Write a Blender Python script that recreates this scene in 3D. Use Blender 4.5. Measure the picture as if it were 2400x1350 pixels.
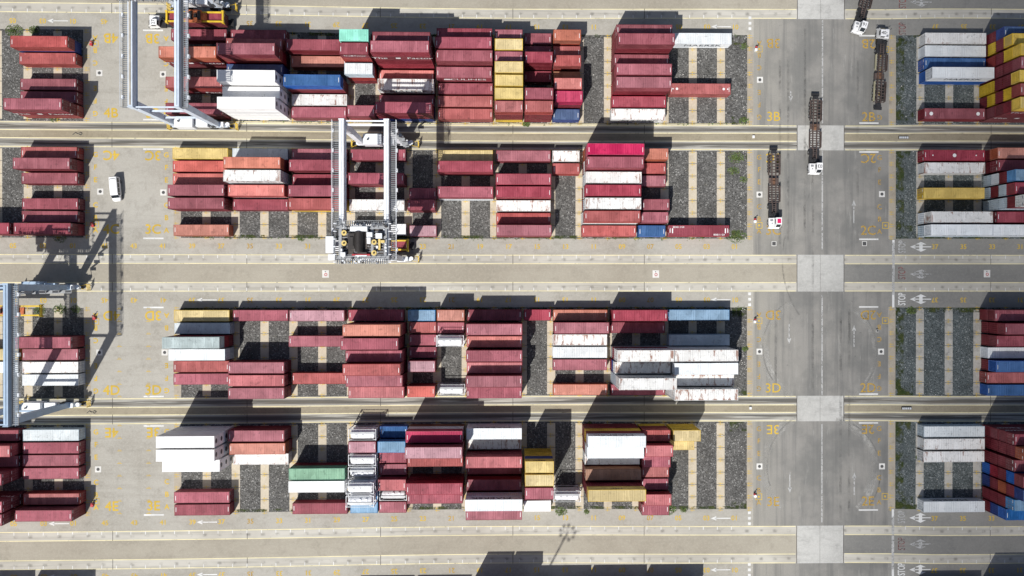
import bpy, math, random, mathutils
from mathutils import Vector, Matrix
random.seed(7)
R = math.radians
D = bpy.data
for o in list(D.objects): D.objects.remove(o)
COL = bpy.context.scene.collection
SC = bpy.context.scene

# ------------------------------------------------------------------ camera
cam = D.objects.new('camera', D.cameras.new('camera'))
COL.objects.link(cam)
cam.location = (-51.548, -55.092, 176.467)
cam.rotation_euler = (-0.003623, -0.024082, 0.00004)
cam.data.sensor_width = 36
cam.data.lens = 1811.55 / 2400 * 36
cam.data.shift_x = -40.1 / 2400
cam.data.shift_y = -6.95 / 2400
cam.data.clip_start = 1
cam.data.clip_end = 6000
SC.camera = cam

# ------------------------------------------------------------------ sky and sun
SUN = Vector((-.368, -.695, 1)).normalized()
elev = math.asin(SUN.z)
w = D.worlds.new('World'); SC.world = w; w.use_nodes = True
nt = w.node_tree
bg = nt.nodes['Background']
sky = nt.nodes.new('ShaderNodeTexSky'); sky.sky_type = 'NISHITA'; sky.sun_disc = False
sky.sun_elevation = elev
sky.sun_rotation = math.atan2(SUN.x, SUN.y)
sky.dust_density = 2.0
nt.links.new(sky.outputs[0], bg.inputs[0]); bg.inputs[1].default_value = SKY_STRENGTH = 0.062
sl = D.lights.new('sun', 'SUN'); sl.energy = 4.0; sl.angle = R(.5); sl.color = (1, .975, .93)
so = D.objects.new('sun', sl); COL.objects.link(so)
so.rotation_euler = SUN.to_track_quat('Z', 'Y').to_euler()
SC.view_settings.view_transform = 'Standard'; SC.view_settings.look = 'None'
SC.view_settings.gamma = 1; SC.view_settings.exposure = .39

# ------------------------------------------------------------------ tagging
def tag(o, label=None, cat=None, group=None, kind=None):
    if label: o['label'] = label
    if cat: o['category'] = cat
    if group: o['group'] = group
    if kind: o['kind'] = kind
    return o
def empty(name, loc=(0, 0, 0), rz=0):
    o = D.objects.new(name, None); COL.objects.link(o); o.location = loc; o.rotation_euler = (0, 0, rz)
    o.empty_display_size = .5
    return o
def inst(name, me, parent=None, mats=None):
    o = D.objects.new(name, me); COL.objects.link(o); o.parent = parent
    if mats:
        for i, m in enumerate(mats):
            o.material_slots[i].link = 'OBJECT'; o.material_slots[i].material = m
    return o
def dup(o, parent=None):
    c = o.copy(); COL.objects.link(c)
    if parent: c.parent = parent
    for ch in list(o.children): dup(ch, c)
    return c

# ------------------------------------------------------------------ mesh builder
class MB:
    def __init__(s): s.v = []; s.f = []; s.m = []; s.mi = 0
    def add(s, vs, fs):
        n = len(s.v); s.v += [tuple(v) for v in vs]; s.f += [tuple(i + n for i in f) for f in fs]; s.m += [s.mi] * len(fs); return s
    def box(s, c, d, rz=0, M=None):
        x, y, z = d[0] / 2, d[1] / 2, d[2] / 2
        vs = [Vector((a * x, b * y, e * z)) for a in (-1, 1) for b in (-1, 1) for e in (-1, 1)]
        if M is None: M = Matrix.Rotation(rz, 3, 'Z')
        vs = [M @ v + Vector(c) for v in vs]
        return s.add(vs, [(0, 1, 3, 2), (4, 6, 7, 5), (0, 4, 5, 1), (2, 3, 7, 6), (0, 2, 6, 4), (1, 5, 7, 3)])
    def bb(s, x0, x1, y0, y1, z0, z1):
        return s.box(((x0 + x1) / 2, (y0 + y1) / 2, (z0 + z1) / 2), (x1 - x0, y1 - y0, z1 - z0))
    def bar(s, a, b, w, h=None):
        a, b = Vector(a), Vector(b); d = b - a; h = h or w
        q = d.to_track_quat('Y', 'Z').to_matrix()
        return s.box((a + b) / 2, (w, d.length, h), M=q)
    def cyl(s, a, b, r, n=12, r2=None):
        a, b = Vector(a), Vector(b); q = (b - a).to_track_quat('Z', 'X').to_matrix(); r2 = r if r2 is None else r2
        vs = []
        for p, rr in ((a, r), (b, r2)):
            for i in range(n): vs.append(p + q @ Vector((rr * math.cos(2 * math.pi * i / n), rr * math.sin(2 * math.pi * i / n), 0)))
        fs = [(i, (i + 1) % n, n + (i + 1) % n, n + i) for i in range(n)] + [tuple(range(n))[::-1], tuple(range(n, 2 * n))]
        return s.add(vs, fs)
    def ring(s, c, r, w, h, n=20):
        for i in range(n):
            a, b = 2 * math.pi * i / n, 2 * math.pi * (i + 1) / n
            s.bar((c[0] + r * math.cos(a), c[1] + r * math.sin(a), c[2]), (c[0] + r * math.cos(b), c[1] + r * math.sin(b), c[2]), w, h)
        return s
    def quad(s, x0, x1, y0, y1, z): return s.add([(x0, y0, z), (x1, y0, z), (x1, y1, z), (x0, y1, z)], [(0, 1, 2, 3)])
    def mesh(s, name, mats=()):
        me = D.meshes.new(name); me.from_pydata(s.v, [], s.f)
        for m in mats: me.materials.append(m)
        if len(mats) > 1: me.polygons.foreach_set('material_index', s.m)
        me.update(); return me
    def build(s, name, mats, parent=None, **k):
        if not isinstance(mats, (list, tuple)): mats = [mats]
        o = D.objects.new(name, s.mesh(name, mats)); COL.objects.link(o); o.parent = parent
        if k: tag(o, **k)
        return o

# ------------------------------------------------------------------ materials
def s2l(c): return tuple((x / 255 / 12.92 if x <= 10 else ((x / 255 + .055) / 1.055) ** 2.4) for x in c)
EXPO = 1.55
def alb(*c): return tuple(min(.86, x / EXPO) for x in s2l(c))
class N:
    def __init__(s, name):
        s.m = D.materials.new(name); s.m.use_nodes = True; s.t = s.m.node_tree; s.n = s.t.nodes; s.l = s.t.links
        s.b = s.n['Principled BSDF']
    def node(s, t, **k):
        n = s.n.new(t)
        for a, b in k.items(): setattr(n, a, b)
        return n
    def link(s, a, b): s.l.new(a, b)
    def val(s, v, sock):
        if hasattr(v, 'is_output'): s.link(v, sock)
        else: sock.default_value = v
    def math(s, op, a, b=0.0, c=None, clamp=False):
        n = s.node('ShaderNodeMath', operation=op, use_clamp=clamp); s.val(a, n.inputs[0]); s.val(b, n.inputs[1])
        if c is not None: s.val(c, n.inputs[2])
        return n.outputs[0]
    def coord(s, rnd=False, scale=(1, 1, 1), kind='Object'):
        tc = s.node('ShaderNodeTexCoord'); o = tc.outputs[kind]
        mp = s.node('ShaderNodeMapping'); s.link(o, mp.inputs[0]); mp.inputs['Scale'].default_value = scale
        if rnd:
            oi = s.node('ShaderNodeObjectInfo'); cb = s.node('ShaderNodeCombineXYZ')
            k = s.math('MULTIPLY', oi.outputs['Random'], 311.0); s.link(k, cb.inputs[0]); s.link(k, cb.inputs[2])
            s.link(cb.outputs[0], mp.inputs['Location'])
        return mp.outputs[0]
    def noise(s, vec, scale, detail=3, rough=.55, dist=0):
        n = s.node('ShaderNodeTexNoise'); s.link(vec, n.inputs['Vector']); n.inputs['Scale'].default_value = scale
        n.inputs['Detail'].default_value = detail; n.inputs['Roughness'].default_value = rough; n.inputs['Distortion'].default_value = dist
        return n.outputs['Fac']
    def ramp(s, f, a, b, lo=0.0, hi=1.0):
        n = s.node('ShaderNodeMapRange'); s.link(f, n.inputs[0]); n.inputs[1].default_value = a; n.inputs[2].default_value = b
        n.inputs[3].default_value = lo; n.inputs[4].default_value = hi; n.interpolation_type = 'SMOOTHSTEP'
        return n.outputs[0]
    def mix(s, f, a, b, mode='MIX'):
        n = s.node('ShaderNodeMix', data_type='RGBA', blend_type=mode)
        s.val(f, n.inputs[0])
        for v, i in ((a, 6), (b, 7)):
            if hasattr(v, 'is_output'): s.link(v, n.inputs[i])
            else: n.inputs[i].default_value = (*v[:3], 1)
        return n.outputs[2]
    def out(s, col, rough=.8, bump=None, bs=.3, bd=.05, spec=.3, metal=0):
        if hasattr(col, 'is_output'): s.link(col, s.b.inputs['Base Color'])
        else: s.b.inputs['Base Color'].default_value = (*col[:3], 1)
        s.val(rough, s.b.inputs['Roughness']); s.b.inputs['Specular IOR Level'].default_value = spec; s.b.inputs['Metallic'].default_value = metal
        if bump is not None:
            n = s.node('ShaderNodeBump'); n.inputs['Strength'].default_value = bs; n.inputs['Distance'].default_value = bd
            s.link(bump, n.inputs['Height']); s.link(n.outputs[0], s.b.inputs['Normal'])
        return s.m
    def alpha(s, f):
        o = s.n['Material Output']; tr = s.node('ShaderNodeBsdfTransparent'); mx = s.node('ShaderNodeMixShader')
        s.val(f, mx.inputs[0]); s.link(tr.outputs[0], mx.inputs[1]); s.link(s.b.outputs[0], mx.inputs[2]); s.link(mx.outputs[0], o.inputs[0])
        return s.m

def plain(name, col, rough=.6, var=.12, metal=0, spec=.4, sc=.8):
    n = N(name); v = n.coord(True); f = n.noise(v, sc, 4)
    c = n.mix(n.ramp(f, .3, .75), tuple(x * (1 - var) for x in col), tuple(min(.9, x * (1 + var)) for x in col))
    return n.out(c, rough, metal=metal, spec=spec)

def paint_metal(name, col, fade, rust, rib=0, stain=.5, streak=.3):
    """painted steel: chalky fading, blotches, rust eating in from dents and edges"""
    n = N(name); v = n.coord(True)
    oi = n.node('ShaderNodeObjectInfo')
    big = n.noise(v, .22, 3, .6)
    mid = n.noise(v, 1.1, 4, .6)
    c = n.mix(n.ramp(big, .36, .66), tuple(x * (.96 if min(col) > .4 else .82) for x in col), fade)
    st = n.noise(n.coord(True, (.25, 3.5, 1)), 1.0, 3, .6)
    c = n.mix(n.math('MULTIPLY', n.ramp(st, .5, .8), streak), c, tuple(x * .62 for x in col))
    c = n.mix(n.math('MULTIPLY', n.ramp(mid, .55, .70), stain), c, tuple(x * .45 for x in col))
    pt = n.noise(n.coord(True, (.5, .12, 1)), 1.3, 1, .4)
    c = n.mix(n.math('MULTIPLY', n.ramp(pt, .60, .615), .3), c, tuple(min(.86, x * 1.3 + .02) for x in fade))
    sp = n.noise(v, 2.6, 3, .6)
    c = n.mix(n.math('MULTIPLY', n.ramp(sp, .66, .72), .6), c, (.03, .022, .02))
    if rust > 0:
        rr = n.noise(n.coord(True, (1.6, .35, .35)), .9, 6, .72, .4)
        gx = n.node('ShaderNodeSeparateXYZ'); n.link(n.node('ShaderNodeTexCoord').outputs['Generated'], gx.inputs[0])
        ex = n.ramp(n.math('ABSOLUTE', n.math('SUBTRACT', gx.outputs[0], .5)), .36, .5); ey = n.ramp(n.math('ABSOLUTE', n.math('SUBTRACT', gx.outputs[1], .5)), .3, .5)
        ed = n.math('MAXIMUM', ex, n.math('MULTIPLY', ey, .6)); rnd = n.math('MULTIPLY_ADD', n.math('FRACT', n.math('MULTIPLY', oi.outputs['Random'], 7.3)), .09, -.05)
        rr = n.math('ADD', rr, n.math('MULTIPLY', n.math('ADD', n.math('MULTIPLY', ed, .11), rnd), min(1, rust * 1.6)))
        k = n.ramp(rr, .70 - .2 * rust, .74 - .12 * rust)
        c = n.mix(n.math('MULTIPLY', k, .85), c, (.22, .085, .045))
        r2 = n.noise(v, 5.5, 4, .7)
        c = n.mix(n.math('MULTIPLY', n.ramp(r2, .60, .72), min(1, rust * .8)), c, (.16, .07, .045))
    hv = n.node('ShaderNodeHueSaturation'); n.link(c, hv.inputs['Color'])
    n.link(n.math('MULTIPLY_ADD', oi.outputs['Random'], .2, .89), hv.inputs['Value'])
    q = n.math('FRACT', n.math('MULTIPLY', oi.outputs['Random'], 17.0))
    n.link(n.math('MULTIPLY_ADD', q, .2, .86), hv.inputs['Saturation'])
    b = None
    if rib:
        tc = n.node('ShaderNodeTexCoord'); sx = n.node('ShaderNodeSeparateXYZ'); n.link(tc.outputs['Object'], sx.inputs[0])
        b = n.math('PINGPONG', sx.outputs[0], rib)
        b = n.ramp(b, rib * .3, rib * .7)
    return n.out(hv.outputs[0], .62, bump=b, bs=.45, bd=.05, spec=.35)

def darker(c, k=.6, sat=1.0):
    g = sum(c) / 3
    return tuple(max(.004, (g + (x - g) * sat) * k) for x in c)
# code: (look, roof sRGB, side albedo, rust)
PAL = {
 'M': ('dark maroon', (164, 74, 88), (.155, .018, .027), .05),
 'm': ('faded maroon', (183, 98, 112), (.19, .03, .042), .05),
 'R': ('crimson', (176, 58, 80), (.24, .012, .028), .0),
 'X': ('bright crimson', (160, 54, 74), (.24, .015, .03), .0),
 'O': ('salmon orange', (226, 142, 120), (.3, .075, .035), .05),
 'C': ('coral red', (224, 116, 106), (.32, .04, .035), .05),
 'S': ('brick red', (190, 96, 94), (.26, .035, .03), .1),
 'f': ('pale pink', (206, 152, 164), (.2, .03, .045), .0),
 'c': ('rose pink', (206, 120, 124), (.26, .035, .045), .05),
 'Y': ('sand yellow', (242, 216, 148), (.56, .38, .055), .0),
 'y': ('bright yellow', (250, 214, 104), (.6, .4, .04), .0),
 'K': ('tan brown', (196, 142, 112), (.2, .09, .05), .1),
 'B': ('deep blue', (32, 104, 172), (.012, .085, .33), .05),
 'b': ('light blue', (132, 172, 205), (.05, .2, .42), .05),
 'N': ('navy blue', (78, 108, 156), (.014, .035, .16), .0),
 'g': ('pale green', (142, 192, 158), (.1, .3, .19), .15),
 'T': ('mint green', (158, 250, 222), (.22, .62, .5), .0),
 'P': ('magenta pink', (212, 52, 100), (.34, .012, .06), .0),
 'W': ('clean white', (240, 243, 244), (.6, .63, .66), .0),
 'w': ('rust-streaked white', (240, 238, 230), (.58, .58, .57), .62),
 'G': ('pale grey', (236, 243, 245), (.42, .49, .54), .1),
 'H': ('grey-green', (196, 212, 212), (.36, .43, .43), .1),
 'Q': ('bright white refrigerated', (255, 255, 255), (.8, .8, .8), .0),
 'J': ('white framed tank', (250, 250, 252), (.72, .73, .76), .0),
}
ROOF = {}; WALL = {}
for k, (nm, roof, wall, ru) in PAL.items():
    rc = alb(*roof)
    if k in 'Q': rc = (.84, .84, .83)
    if k in 'W': rc = (.66, .69, .70)
    if k in 'w': rc = (.68, .675, .655)
    if k in 'J': rc = (.72, .73, .76)
    ROOF[k] = paint_metal('roof paint ' + nm, rc, tuple(min(.85, x * 1.12 + .012) for x in rc), ru, rib=.28 if k not in 'QJ' else 0, stain=.5 if k not in 'QWT' else .2)
    WALL[k] = paint_metal('side paint ' + nm, wall, tuple(min(.85, x * 1.15 + .008) for x in wall), ru * .7, stain=.35 if k not in 'QWT' else .12)
WHITE = plain('white lettering', (.75, .75, .75), .5)
BLACKL = plain('black lettering', (.03, .05, .07), .5)
STEEL = plain('galvanised steel', (.35, .36, .37), .45, metal=.4)
RUBBER = plain('tyre rubber', (.028, .027, .026), .85)
GLASS = plain('dark cab glass', (.015, .02, .025), .15, spec=.8)
# ------------------------------------------------------------------ survey grid (metres; bay 01 of area 3 at x=0, row A of area 3B at y=0)
YM = -52.98
def ss(t): t = min(1, max(0, t)); return t * t * (3 - 2 * t)
def bump(X): return math.exp(-((X + 60) / 48) ** 2) - .75 * ss((X - 30) / 22)
def W(X, Y): return Y + .0093 * (YM - Y) * bump(X) if abs(Y - YM) < 90 else Y + .0093 * (YM - Y) * bump(X) * max(0, (150 - abs(Y - YM)) / 60)
def strip(mb, X0, X1, Y0, Y1, z, step=6.5):
    n = max(1, int((X1 - X0) / step)); vs = []
    for i in range(n + 1):
        x = X0 + (X1 - X0) * i / n
        vs += [(x, W(x, Y0), z), (x, W(x, Y1), z)]
    mb.add(vs, [(2 * i, 2 * i + 2, 2 * i + 3, 2 * i + 1) for i in range(n)])
    return mb
# row lines
BLK = {'B': (0, -1), 'C': (-43.42, 1), 'D': (-62.54, -1), 'E': (-105.97, 1), 'F': (-125.07, -1), 'X': (19.12, 1)}
def rowY(b, r): y0, s = BLK[b]; return y0 + s * 2.839 * 'ABCDEFG'.index(r)

def ground_mat(name, a, b, dark, sx=.05, grain=.5, streak=.35, spots=.5, dirt=(.1, .095, .085), sy=1):
    n = N(name); v = n.coord(); w_ = n.coord(False, (sx, sy, 1))
    big = n.noise(v, .045, 4, .6)
    c = n.mix(n.ramp(big, .35, .68), a, b)
    st = n.noise(w_, .55, 4, .65)
    c = n.mix(n.math('MULTIPLY', n.ramp(st, .48, .75), streak), c, dark)
    md = n.noise(v, .33, 5, .68)
    c = n.mix(n.math('MULTIPLY', n.ramp(md, .48, .7), .45), c, dark)
    c = n.mix(n.math('MULTIPLY', n.ramp(n.noise(v, 1.7, 4, .7), .42, .7), .35), c, tuple(x * 1.18 for x in a))
    sp = n.noise(v, .75, 5, .75)
    c = n.mix(n.math('MULTIPLY', n.ramp(sp, .66, .75), spots), c, dirt)
    g = n.noise(v, 4.0, 4, .7)
    c = n.mix(n.math('MULTIPLY', n.ramp(g, .3, .75), grain * .45), c, tuple(x * .75 for x in dark))
    return n.out(c, .9, spec=.15)
A_ = alb
m_asph = ground_mat('weathered asphalt', A_(207, 203, 193), A_(188, 183, 172), A_(160, 155, 144), .06, spots=.3)
m_mid = ground_mat('lane asphalt', A_(199, 192, 176), A_(183, 175, 159), A_(166, 159, 145), .05, spots=.3)
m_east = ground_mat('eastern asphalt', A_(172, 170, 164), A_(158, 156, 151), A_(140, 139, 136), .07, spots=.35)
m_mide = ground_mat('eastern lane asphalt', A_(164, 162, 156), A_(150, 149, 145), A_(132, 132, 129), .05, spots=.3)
m_car = ground_mat('carriageway asphalt', A_(168, 165, 159), A_(146, 145, 141), A_(126, 126, 124), 1.0, spots=.55, streak=.6, sy=.05)
m_conc = ground_mat('runway concrete', A_(225, 221, 211), A_(206, 202, 191), A_(172, 168, 158), .08, spots=.5)
m_slab = ground_mat('crossing concrete', A_(226, 225, 220), A_(204, 203, 198), A_(172, 171, 167), .3, spots=.7, streak=.5)
m_pad = ground_mat('pad concrete', A_(236, 224, 202), A_(218, 205, 182), A_(186, 172, 150), 1, spots=.4)
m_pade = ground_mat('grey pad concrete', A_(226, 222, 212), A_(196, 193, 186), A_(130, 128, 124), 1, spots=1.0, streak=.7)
m_kerb = ground_mat('kerb concrete', A_(205, 195, 178), A_(190, 180, 164), A_(150, 140, 126), 1, spots=.7)
m_gut = ground_mat('drain lane', A_(186, 176, 154), A_(170, 160, 138), A_(142, 132, 112), .03, streak=.7)

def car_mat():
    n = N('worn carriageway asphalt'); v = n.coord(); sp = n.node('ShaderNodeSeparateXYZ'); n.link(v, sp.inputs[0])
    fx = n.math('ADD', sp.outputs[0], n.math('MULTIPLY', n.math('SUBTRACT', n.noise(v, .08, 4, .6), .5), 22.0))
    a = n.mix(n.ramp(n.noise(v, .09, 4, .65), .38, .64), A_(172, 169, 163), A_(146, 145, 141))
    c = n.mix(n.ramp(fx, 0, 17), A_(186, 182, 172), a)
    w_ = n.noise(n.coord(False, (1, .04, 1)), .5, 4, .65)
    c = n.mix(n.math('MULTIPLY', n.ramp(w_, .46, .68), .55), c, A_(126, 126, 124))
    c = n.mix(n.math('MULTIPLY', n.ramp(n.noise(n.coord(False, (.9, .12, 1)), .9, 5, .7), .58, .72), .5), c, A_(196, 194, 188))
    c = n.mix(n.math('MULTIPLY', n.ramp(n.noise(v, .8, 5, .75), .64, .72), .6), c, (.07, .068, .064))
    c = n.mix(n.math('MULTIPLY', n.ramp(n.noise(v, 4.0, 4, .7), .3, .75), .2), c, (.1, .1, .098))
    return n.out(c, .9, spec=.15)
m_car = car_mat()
def lane_conc():
    n = N('runway concrete with tyre blots'); tc = n.node('ShaderNodeTexCoord'); sp = n.node('ShaderNodeSeparateXYZ'); n.link(tc.outputs['UV'], sp.inputs[0])
    v = n.coord(); c = n.mix(n.ramp(n.noise(v, .05, 4, .6), .35, .65), A_(226, 222, 211), A_(206, 201, 190))
    st = n.noise(n.coord(False, (.05, 1.3, 1)), 1.0, 4, .65)
    c = n.mix(n.math('MULTIPLY', n.ramp(st, .45, .7), .5), c, A_(168, 164, 154))
    band = n.math('SUBTRACT', 1.0, n.ramp(n.math('ABSOLUTE', n.math('SUBTRACT', sp.outputs[1], .48)), .04, .26))
    bl = n.math('SUBTRACT', 1.0, n.ramp(n.math('PINGPONG', n.math('ADD', sp.outputs[0], .4), 1.625), .12, .75))
    k = n.math('MULTIPLY', n.math('MULTIPLY', band, bl), n.ramp(n.noise(v, .5, 4, .7), .38, .62))
    c = n.mix(n.math('MULTIPLY', k, .5), c, (.07, .068, .062))
    c = n.mix(n.math('MULTIPLY', n.ramp(n.noise(v, .9, 5, .75), .6, .72), .45), c, A_(140, 136, 128))
    return n.out(c, .9, spec=.15)
m_conc = lane_conc()
def tyre_mat():
    n = N('tyre stained runway concrete'); tc = n.node('ShaderNodeTexCoord'); sp = n.node('ShaderNodeSeparateXYZ'); n.link(tc.outputs['UV'], sp.inputs[0])
    v = n.coord(); c = n.mix(n.ramp(n.noise(v, .06, 4, .6), .35, .65), A_(226, 223, 213), A_(203, 200, 191))
    wv = n.coord(False, (.035, 1.2, 1)); st = n.noise(wv, 1.0, 4, .62, .3)
    y = sp.outputs[1]
    band = n.math('SUBTRACT', 1.0, n.ramp(n.math('ABSOLUTE', n.math('SUBTRACT', y, .5)), .12, .40))
    k = n.math('MULTIPLY', band, n.ramp(st, .32, .50))
    c = n.mix(n.math('MULTIPLY', k, .86), c, (.055, .054, .051))
    c = n.mix(n.math('MULTIPLY', n.ramp(n.noise(n.coord(False, (.05, 2, 1)), 1.4, 4, .7), .42, .68), .6), c, A_(140, 130, 114))
    return n.out(c, .9, spec=.15)
m_tyre = tyre_mat()
def gravel_mat(name, a, b, c3):
    n = N(name); v = n.coord()
    vo = n.node('ShaderNodeTexVoronoi'); n.link(v, vo.inputs['Vector']); vo.inputs['Scale'].default_value = 4.5; vo.inputs['Randomness'].default_value = 1
    sx = n.node('ShaderNodeSeparateColor'); n.link(vo.outputs['Color'], sx.inputs[0])
    f1 = n.noise(v, 6.0, 5, .8)
    c = n.mix(n.ramp(f1, .25, .75), a, b)
    c = n.mix(n.math('MULTIPLY', n.ramp(sx.outputs[0], .72, 1.0), .8), c, c3)
    c = n.mix(n.math('MULTIPLY', n.ramp(sx.outputs[1], .6, .95), .7), c, tuple(x * .35 for x in a))
    c = n.mix(n.math('MULTIPLY', n.ramp(n.noise(v, .22, 5, .7), .42, .66), .5), c, tuple(x * .6 for x in a))
    c = n.mix(n.math('MULTIPLY', n.ramp(n.noise(n.coord(False, (1, 1, 1)), .5, 5, .75), .58, .72), .5), c, (.13, .115, .085))
    return n.out(c, .95, bump=vo.outputs['Distance'], bs=.8, bd=.12, spec=.1)
m_grav = gravel_mat('crushed stone', (.085, .083, .079), (.155, .152, .145), (.34, .335, .32))
m_grav2 = gravel_mat('dark crushed stone', (.075, .09, .092), (.14, .16, .16), (.3, .32, .32))

g = MB(); g.quad(-2500, 2500, -2500, 2500, 0)
tag(g.build('ground', m_asph), kind='structure')
# runways: Y edges (concrete beams for crane wheels)
RUN = [(7.81, 5.51, 0), (-18.95, -20.91, 1), (-22.50, -24.68, 1), (-48.76, -50.95, 0), (-55.04, -57.23, 0), (-81.29, -83.48, 1), (-84.98, -87.16, 1),
       (-111.29, -113.5, 0), (-117.69, -119.96, 0), (14.1, 11.9, 0), (-144.0, -146.1, 1), (-147.6, -149.8, 1)]
XL, XR, SX0, SX1 = -320, 200, 14.42, 25.33
for kind, nm, mt in ((0, 'concrete_runway', m_conc), (1, 'stained_runway', m_tyre)):
    mb = MB(); 
    for y1, y0, k in RUN:
        if k == kind:
            strip(mb, XL, SX0, y0, y1, .004, 10); strip(mb, SX1, XR, y0, y1, .004, 10)
    o = mb.build(nm, mt, kind='structure')
    uv = o.data.uv_layers.new(name='UVMap')
    for p in o.data.polygons:
        for li in p.loop_indices:
            co = o.data.vertices[o.data.loops[li].vertex_index].co
            best = min(RUN, key=lambda r: min(abs(co.y - W(co.x, r[0])), abs(co.y - W(co.x, r[1]))))
            uv.data[li].uv = (co.x, 1.0 if abs(co.y - W(co.x, best[0])) < abs(co.y - W(co.x, best[1])) else 0.0)
mb = MB()
for y0, y1 in ((-55.04, -50.95), (-117.69, -113.5), (7.81, 11.9)): strip(mb, XL, SX0, y0, y1, .004, 10)
mb.build('middle_lane', m_mid, kind='structure')
mb = MB()
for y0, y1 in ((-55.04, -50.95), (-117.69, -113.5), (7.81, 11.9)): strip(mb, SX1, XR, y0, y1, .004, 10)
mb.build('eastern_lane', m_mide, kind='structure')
mb = MB()
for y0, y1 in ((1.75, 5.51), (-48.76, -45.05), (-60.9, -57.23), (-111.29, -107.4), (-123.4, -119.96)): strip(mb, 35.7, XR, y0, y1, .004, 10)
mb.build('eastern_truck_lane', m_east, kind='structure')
mb = MB()
for y0, y1 in ((-22.50, -20.91), (-84.98, -83.48)): strip(mb, XL, SX0, y0, y1, .004, 10); strip(mb, SX1, XR, y0, y1, .004, 10)
mb.build('drain_lane', m_gut, kind='structure')
mb = MB()
ys = [14.1, 5.51, -18.95, -24.68, -48.76, -57.23, -81.29, -87.16, -111.29, -119.96, -144, -149.8]
for i in range(0, 12, 2): strip(mb, SX0, SX1, ys[i + 1], ys[i], .004)
mb.build('crossing_slab', m_slab, kind='structure')
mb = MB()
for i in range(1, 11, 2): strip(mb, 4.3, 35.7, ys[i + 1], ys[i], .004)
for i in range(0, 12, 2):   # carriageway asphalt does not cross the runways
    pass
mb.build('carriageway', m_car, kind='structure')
# gravel beds, pads, kerbs
BEDS = {'B': (1.75, -18.8), 'C': (-24.85, -45.05), 'D': (-60.9, -81.2), 'E': (-87.25, -107.4), 'F': (-123.4, -143.7)}
P3 = [-3.25 - 6.5 * k for k in range(19)]
P4 = [-153.32, -159.97, -166.6, -173.2, -179.9, -186.5, -193.1, -199.8]
P2 = [43.1, 49.85, 56.55, 63.25, 69.9, 76.5, 83.2]
mg = MB(); mg2 = MB(); mp = MB(); mpe = MB(); mk = MB(); mc = MB()
for b, (y1, y0) in BEDS.items():
    strip(mg, -125.96, 2.81, y0, y1, .004); strip(mg, -230, -147.65, y0, y1, .004); strip(mg2, 37.38, 120, y0, y1, .004)
    for X in P3 + P4 + P2:
        for r in range(7):     # each row has its own pad with a joint between
            yc = rowY(b, 'ABCDEFG'[r]); X_ = X
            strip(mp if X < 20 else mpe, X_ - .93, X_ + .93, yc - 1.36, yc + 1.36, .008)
    for x0, x1 in ((2.81, 4.22), (-127.58, -125.96), (-147.65, -146.1), (35.79, 37.38)):
        for r in range(7):
            yc = rowY(b, 'ABCDEFG'[r]); strip(mk, x0, x1, yc - 1.4, yc + 1.4, .012)
mg.build('gravel_bed', m_grav, kind='structure'); mg2.build('dark_gravel_bed', m_grav2, kind='structure')
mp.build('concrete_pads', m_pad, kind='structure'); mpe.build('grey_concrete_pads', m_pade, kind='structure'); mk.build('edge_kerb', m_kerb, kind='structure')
# joints in the runways
mj = MB()
for x in [-201.5 + 30.1 * k for k in range(7)] + [59.7, 90]:
    for y1, y0, k in RUN: strip(mj, x - .06, x + .06, y0, y1, .012)
for x in (SX0 + 5.4,):
    for i in range(0, 12, 2): strip(mj, x - .025, x + .025, ys[i + 1], ys[i], .012)
for x in (SX0, SX1):
    for i in range(0, 12, 2): strip(mj, x - .07, x + .07, ys[i + 1], ys[i], .012)
mj.build('expansion_joints', plain('joint bitumen', (.06, .055, .05), .9), kind='structure')

# ------------------------------------------------------------------ paint on the ground
def worn(name, col, cov=.75, sc=1.6):
    n = N(name); v = n.coord(); f = n.noise(v, sc, 5, .75)
    n.out(n.mix(n.ramp(n.noise(v, .2, 3), .3, .7), col, tuple(x * .8 for x in col)), .8, spec=.2)
    return n.alpha(n.ramp(f, .62 - cov * .45, .70 - cov * .3, .05, .97))
def soft_mark(name, col, k):
    n = N(name); v = n.coord(); n.out(col, .9, spec=.1)
    f = n.math('MULTIPLY', n.ramp(n.noise(v, .16, 3, .6), .35, .7), n.ramp(n.noise(v, 1.1, 4, .7), .25, .75))
    return n.alpha(n.math('MULTIPLY', f, k))
m_yel = worn('worn yellow paint', A_(246, 208, 88), 1.05)
m_yelf = worn('faint yellow paint', A_(226, 186, 96), .62)
m_yel2 = worn('faint yellow line paint', (.78, .70, .42), .85, .5)
m_wht = worn('worn white paint', (.72, .72, .70), .85)
m_faint = worn('faint white paint', (.46, .46, .45), .6)
m_red = worn('faded red paint', A_(190, 120, 115), .3)
TXT = {}
def text_mesh(s, size=1.0, ext=0.0):
    k = (s, size, ext)
    if k not in TXT:
        c = D.curves.new('t', 'FONT'); c.body = s; c.size = size; c.align_x = 'CENTER'; c.align_y = 'CENTER'; c.extrude = ext; c.resolution_u = 3
        o = D.objects.new('t', c); me = o.to_mesh()
        TXT[k] = ([v.co.copy() for v in me.vertices], [tuple(p.vertices) for p in me.polygons])
        o.to_mesh_clear(); D.objects.remove(o); D.curves.remove(c)
    return TXT[k]
def put_text(mb, s, x, y, h, rz=0, z=.016, sx=1.0, bold=0):
    vs, fs = text_mesh(s, h * 1.38)
    M = Matrix.Rotation(rz, 3, 'Z')
    for ox, oy in (((0, 0),) if not bold else ((-bold, 0), (bold, 0), (0, bold), (0, -bold))):
        mb.add([M @ Vector((v.x * sx + ox, v.y + oy, 0)) + Vector((x, y, z + ox * .01 + oy * .013)) for v in vs], fs)
yel = MB(); yelf = MB(); yl2 = MB(); wht = MB(); fnt = MB(); red = MB()
PI = math.pi
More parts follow.
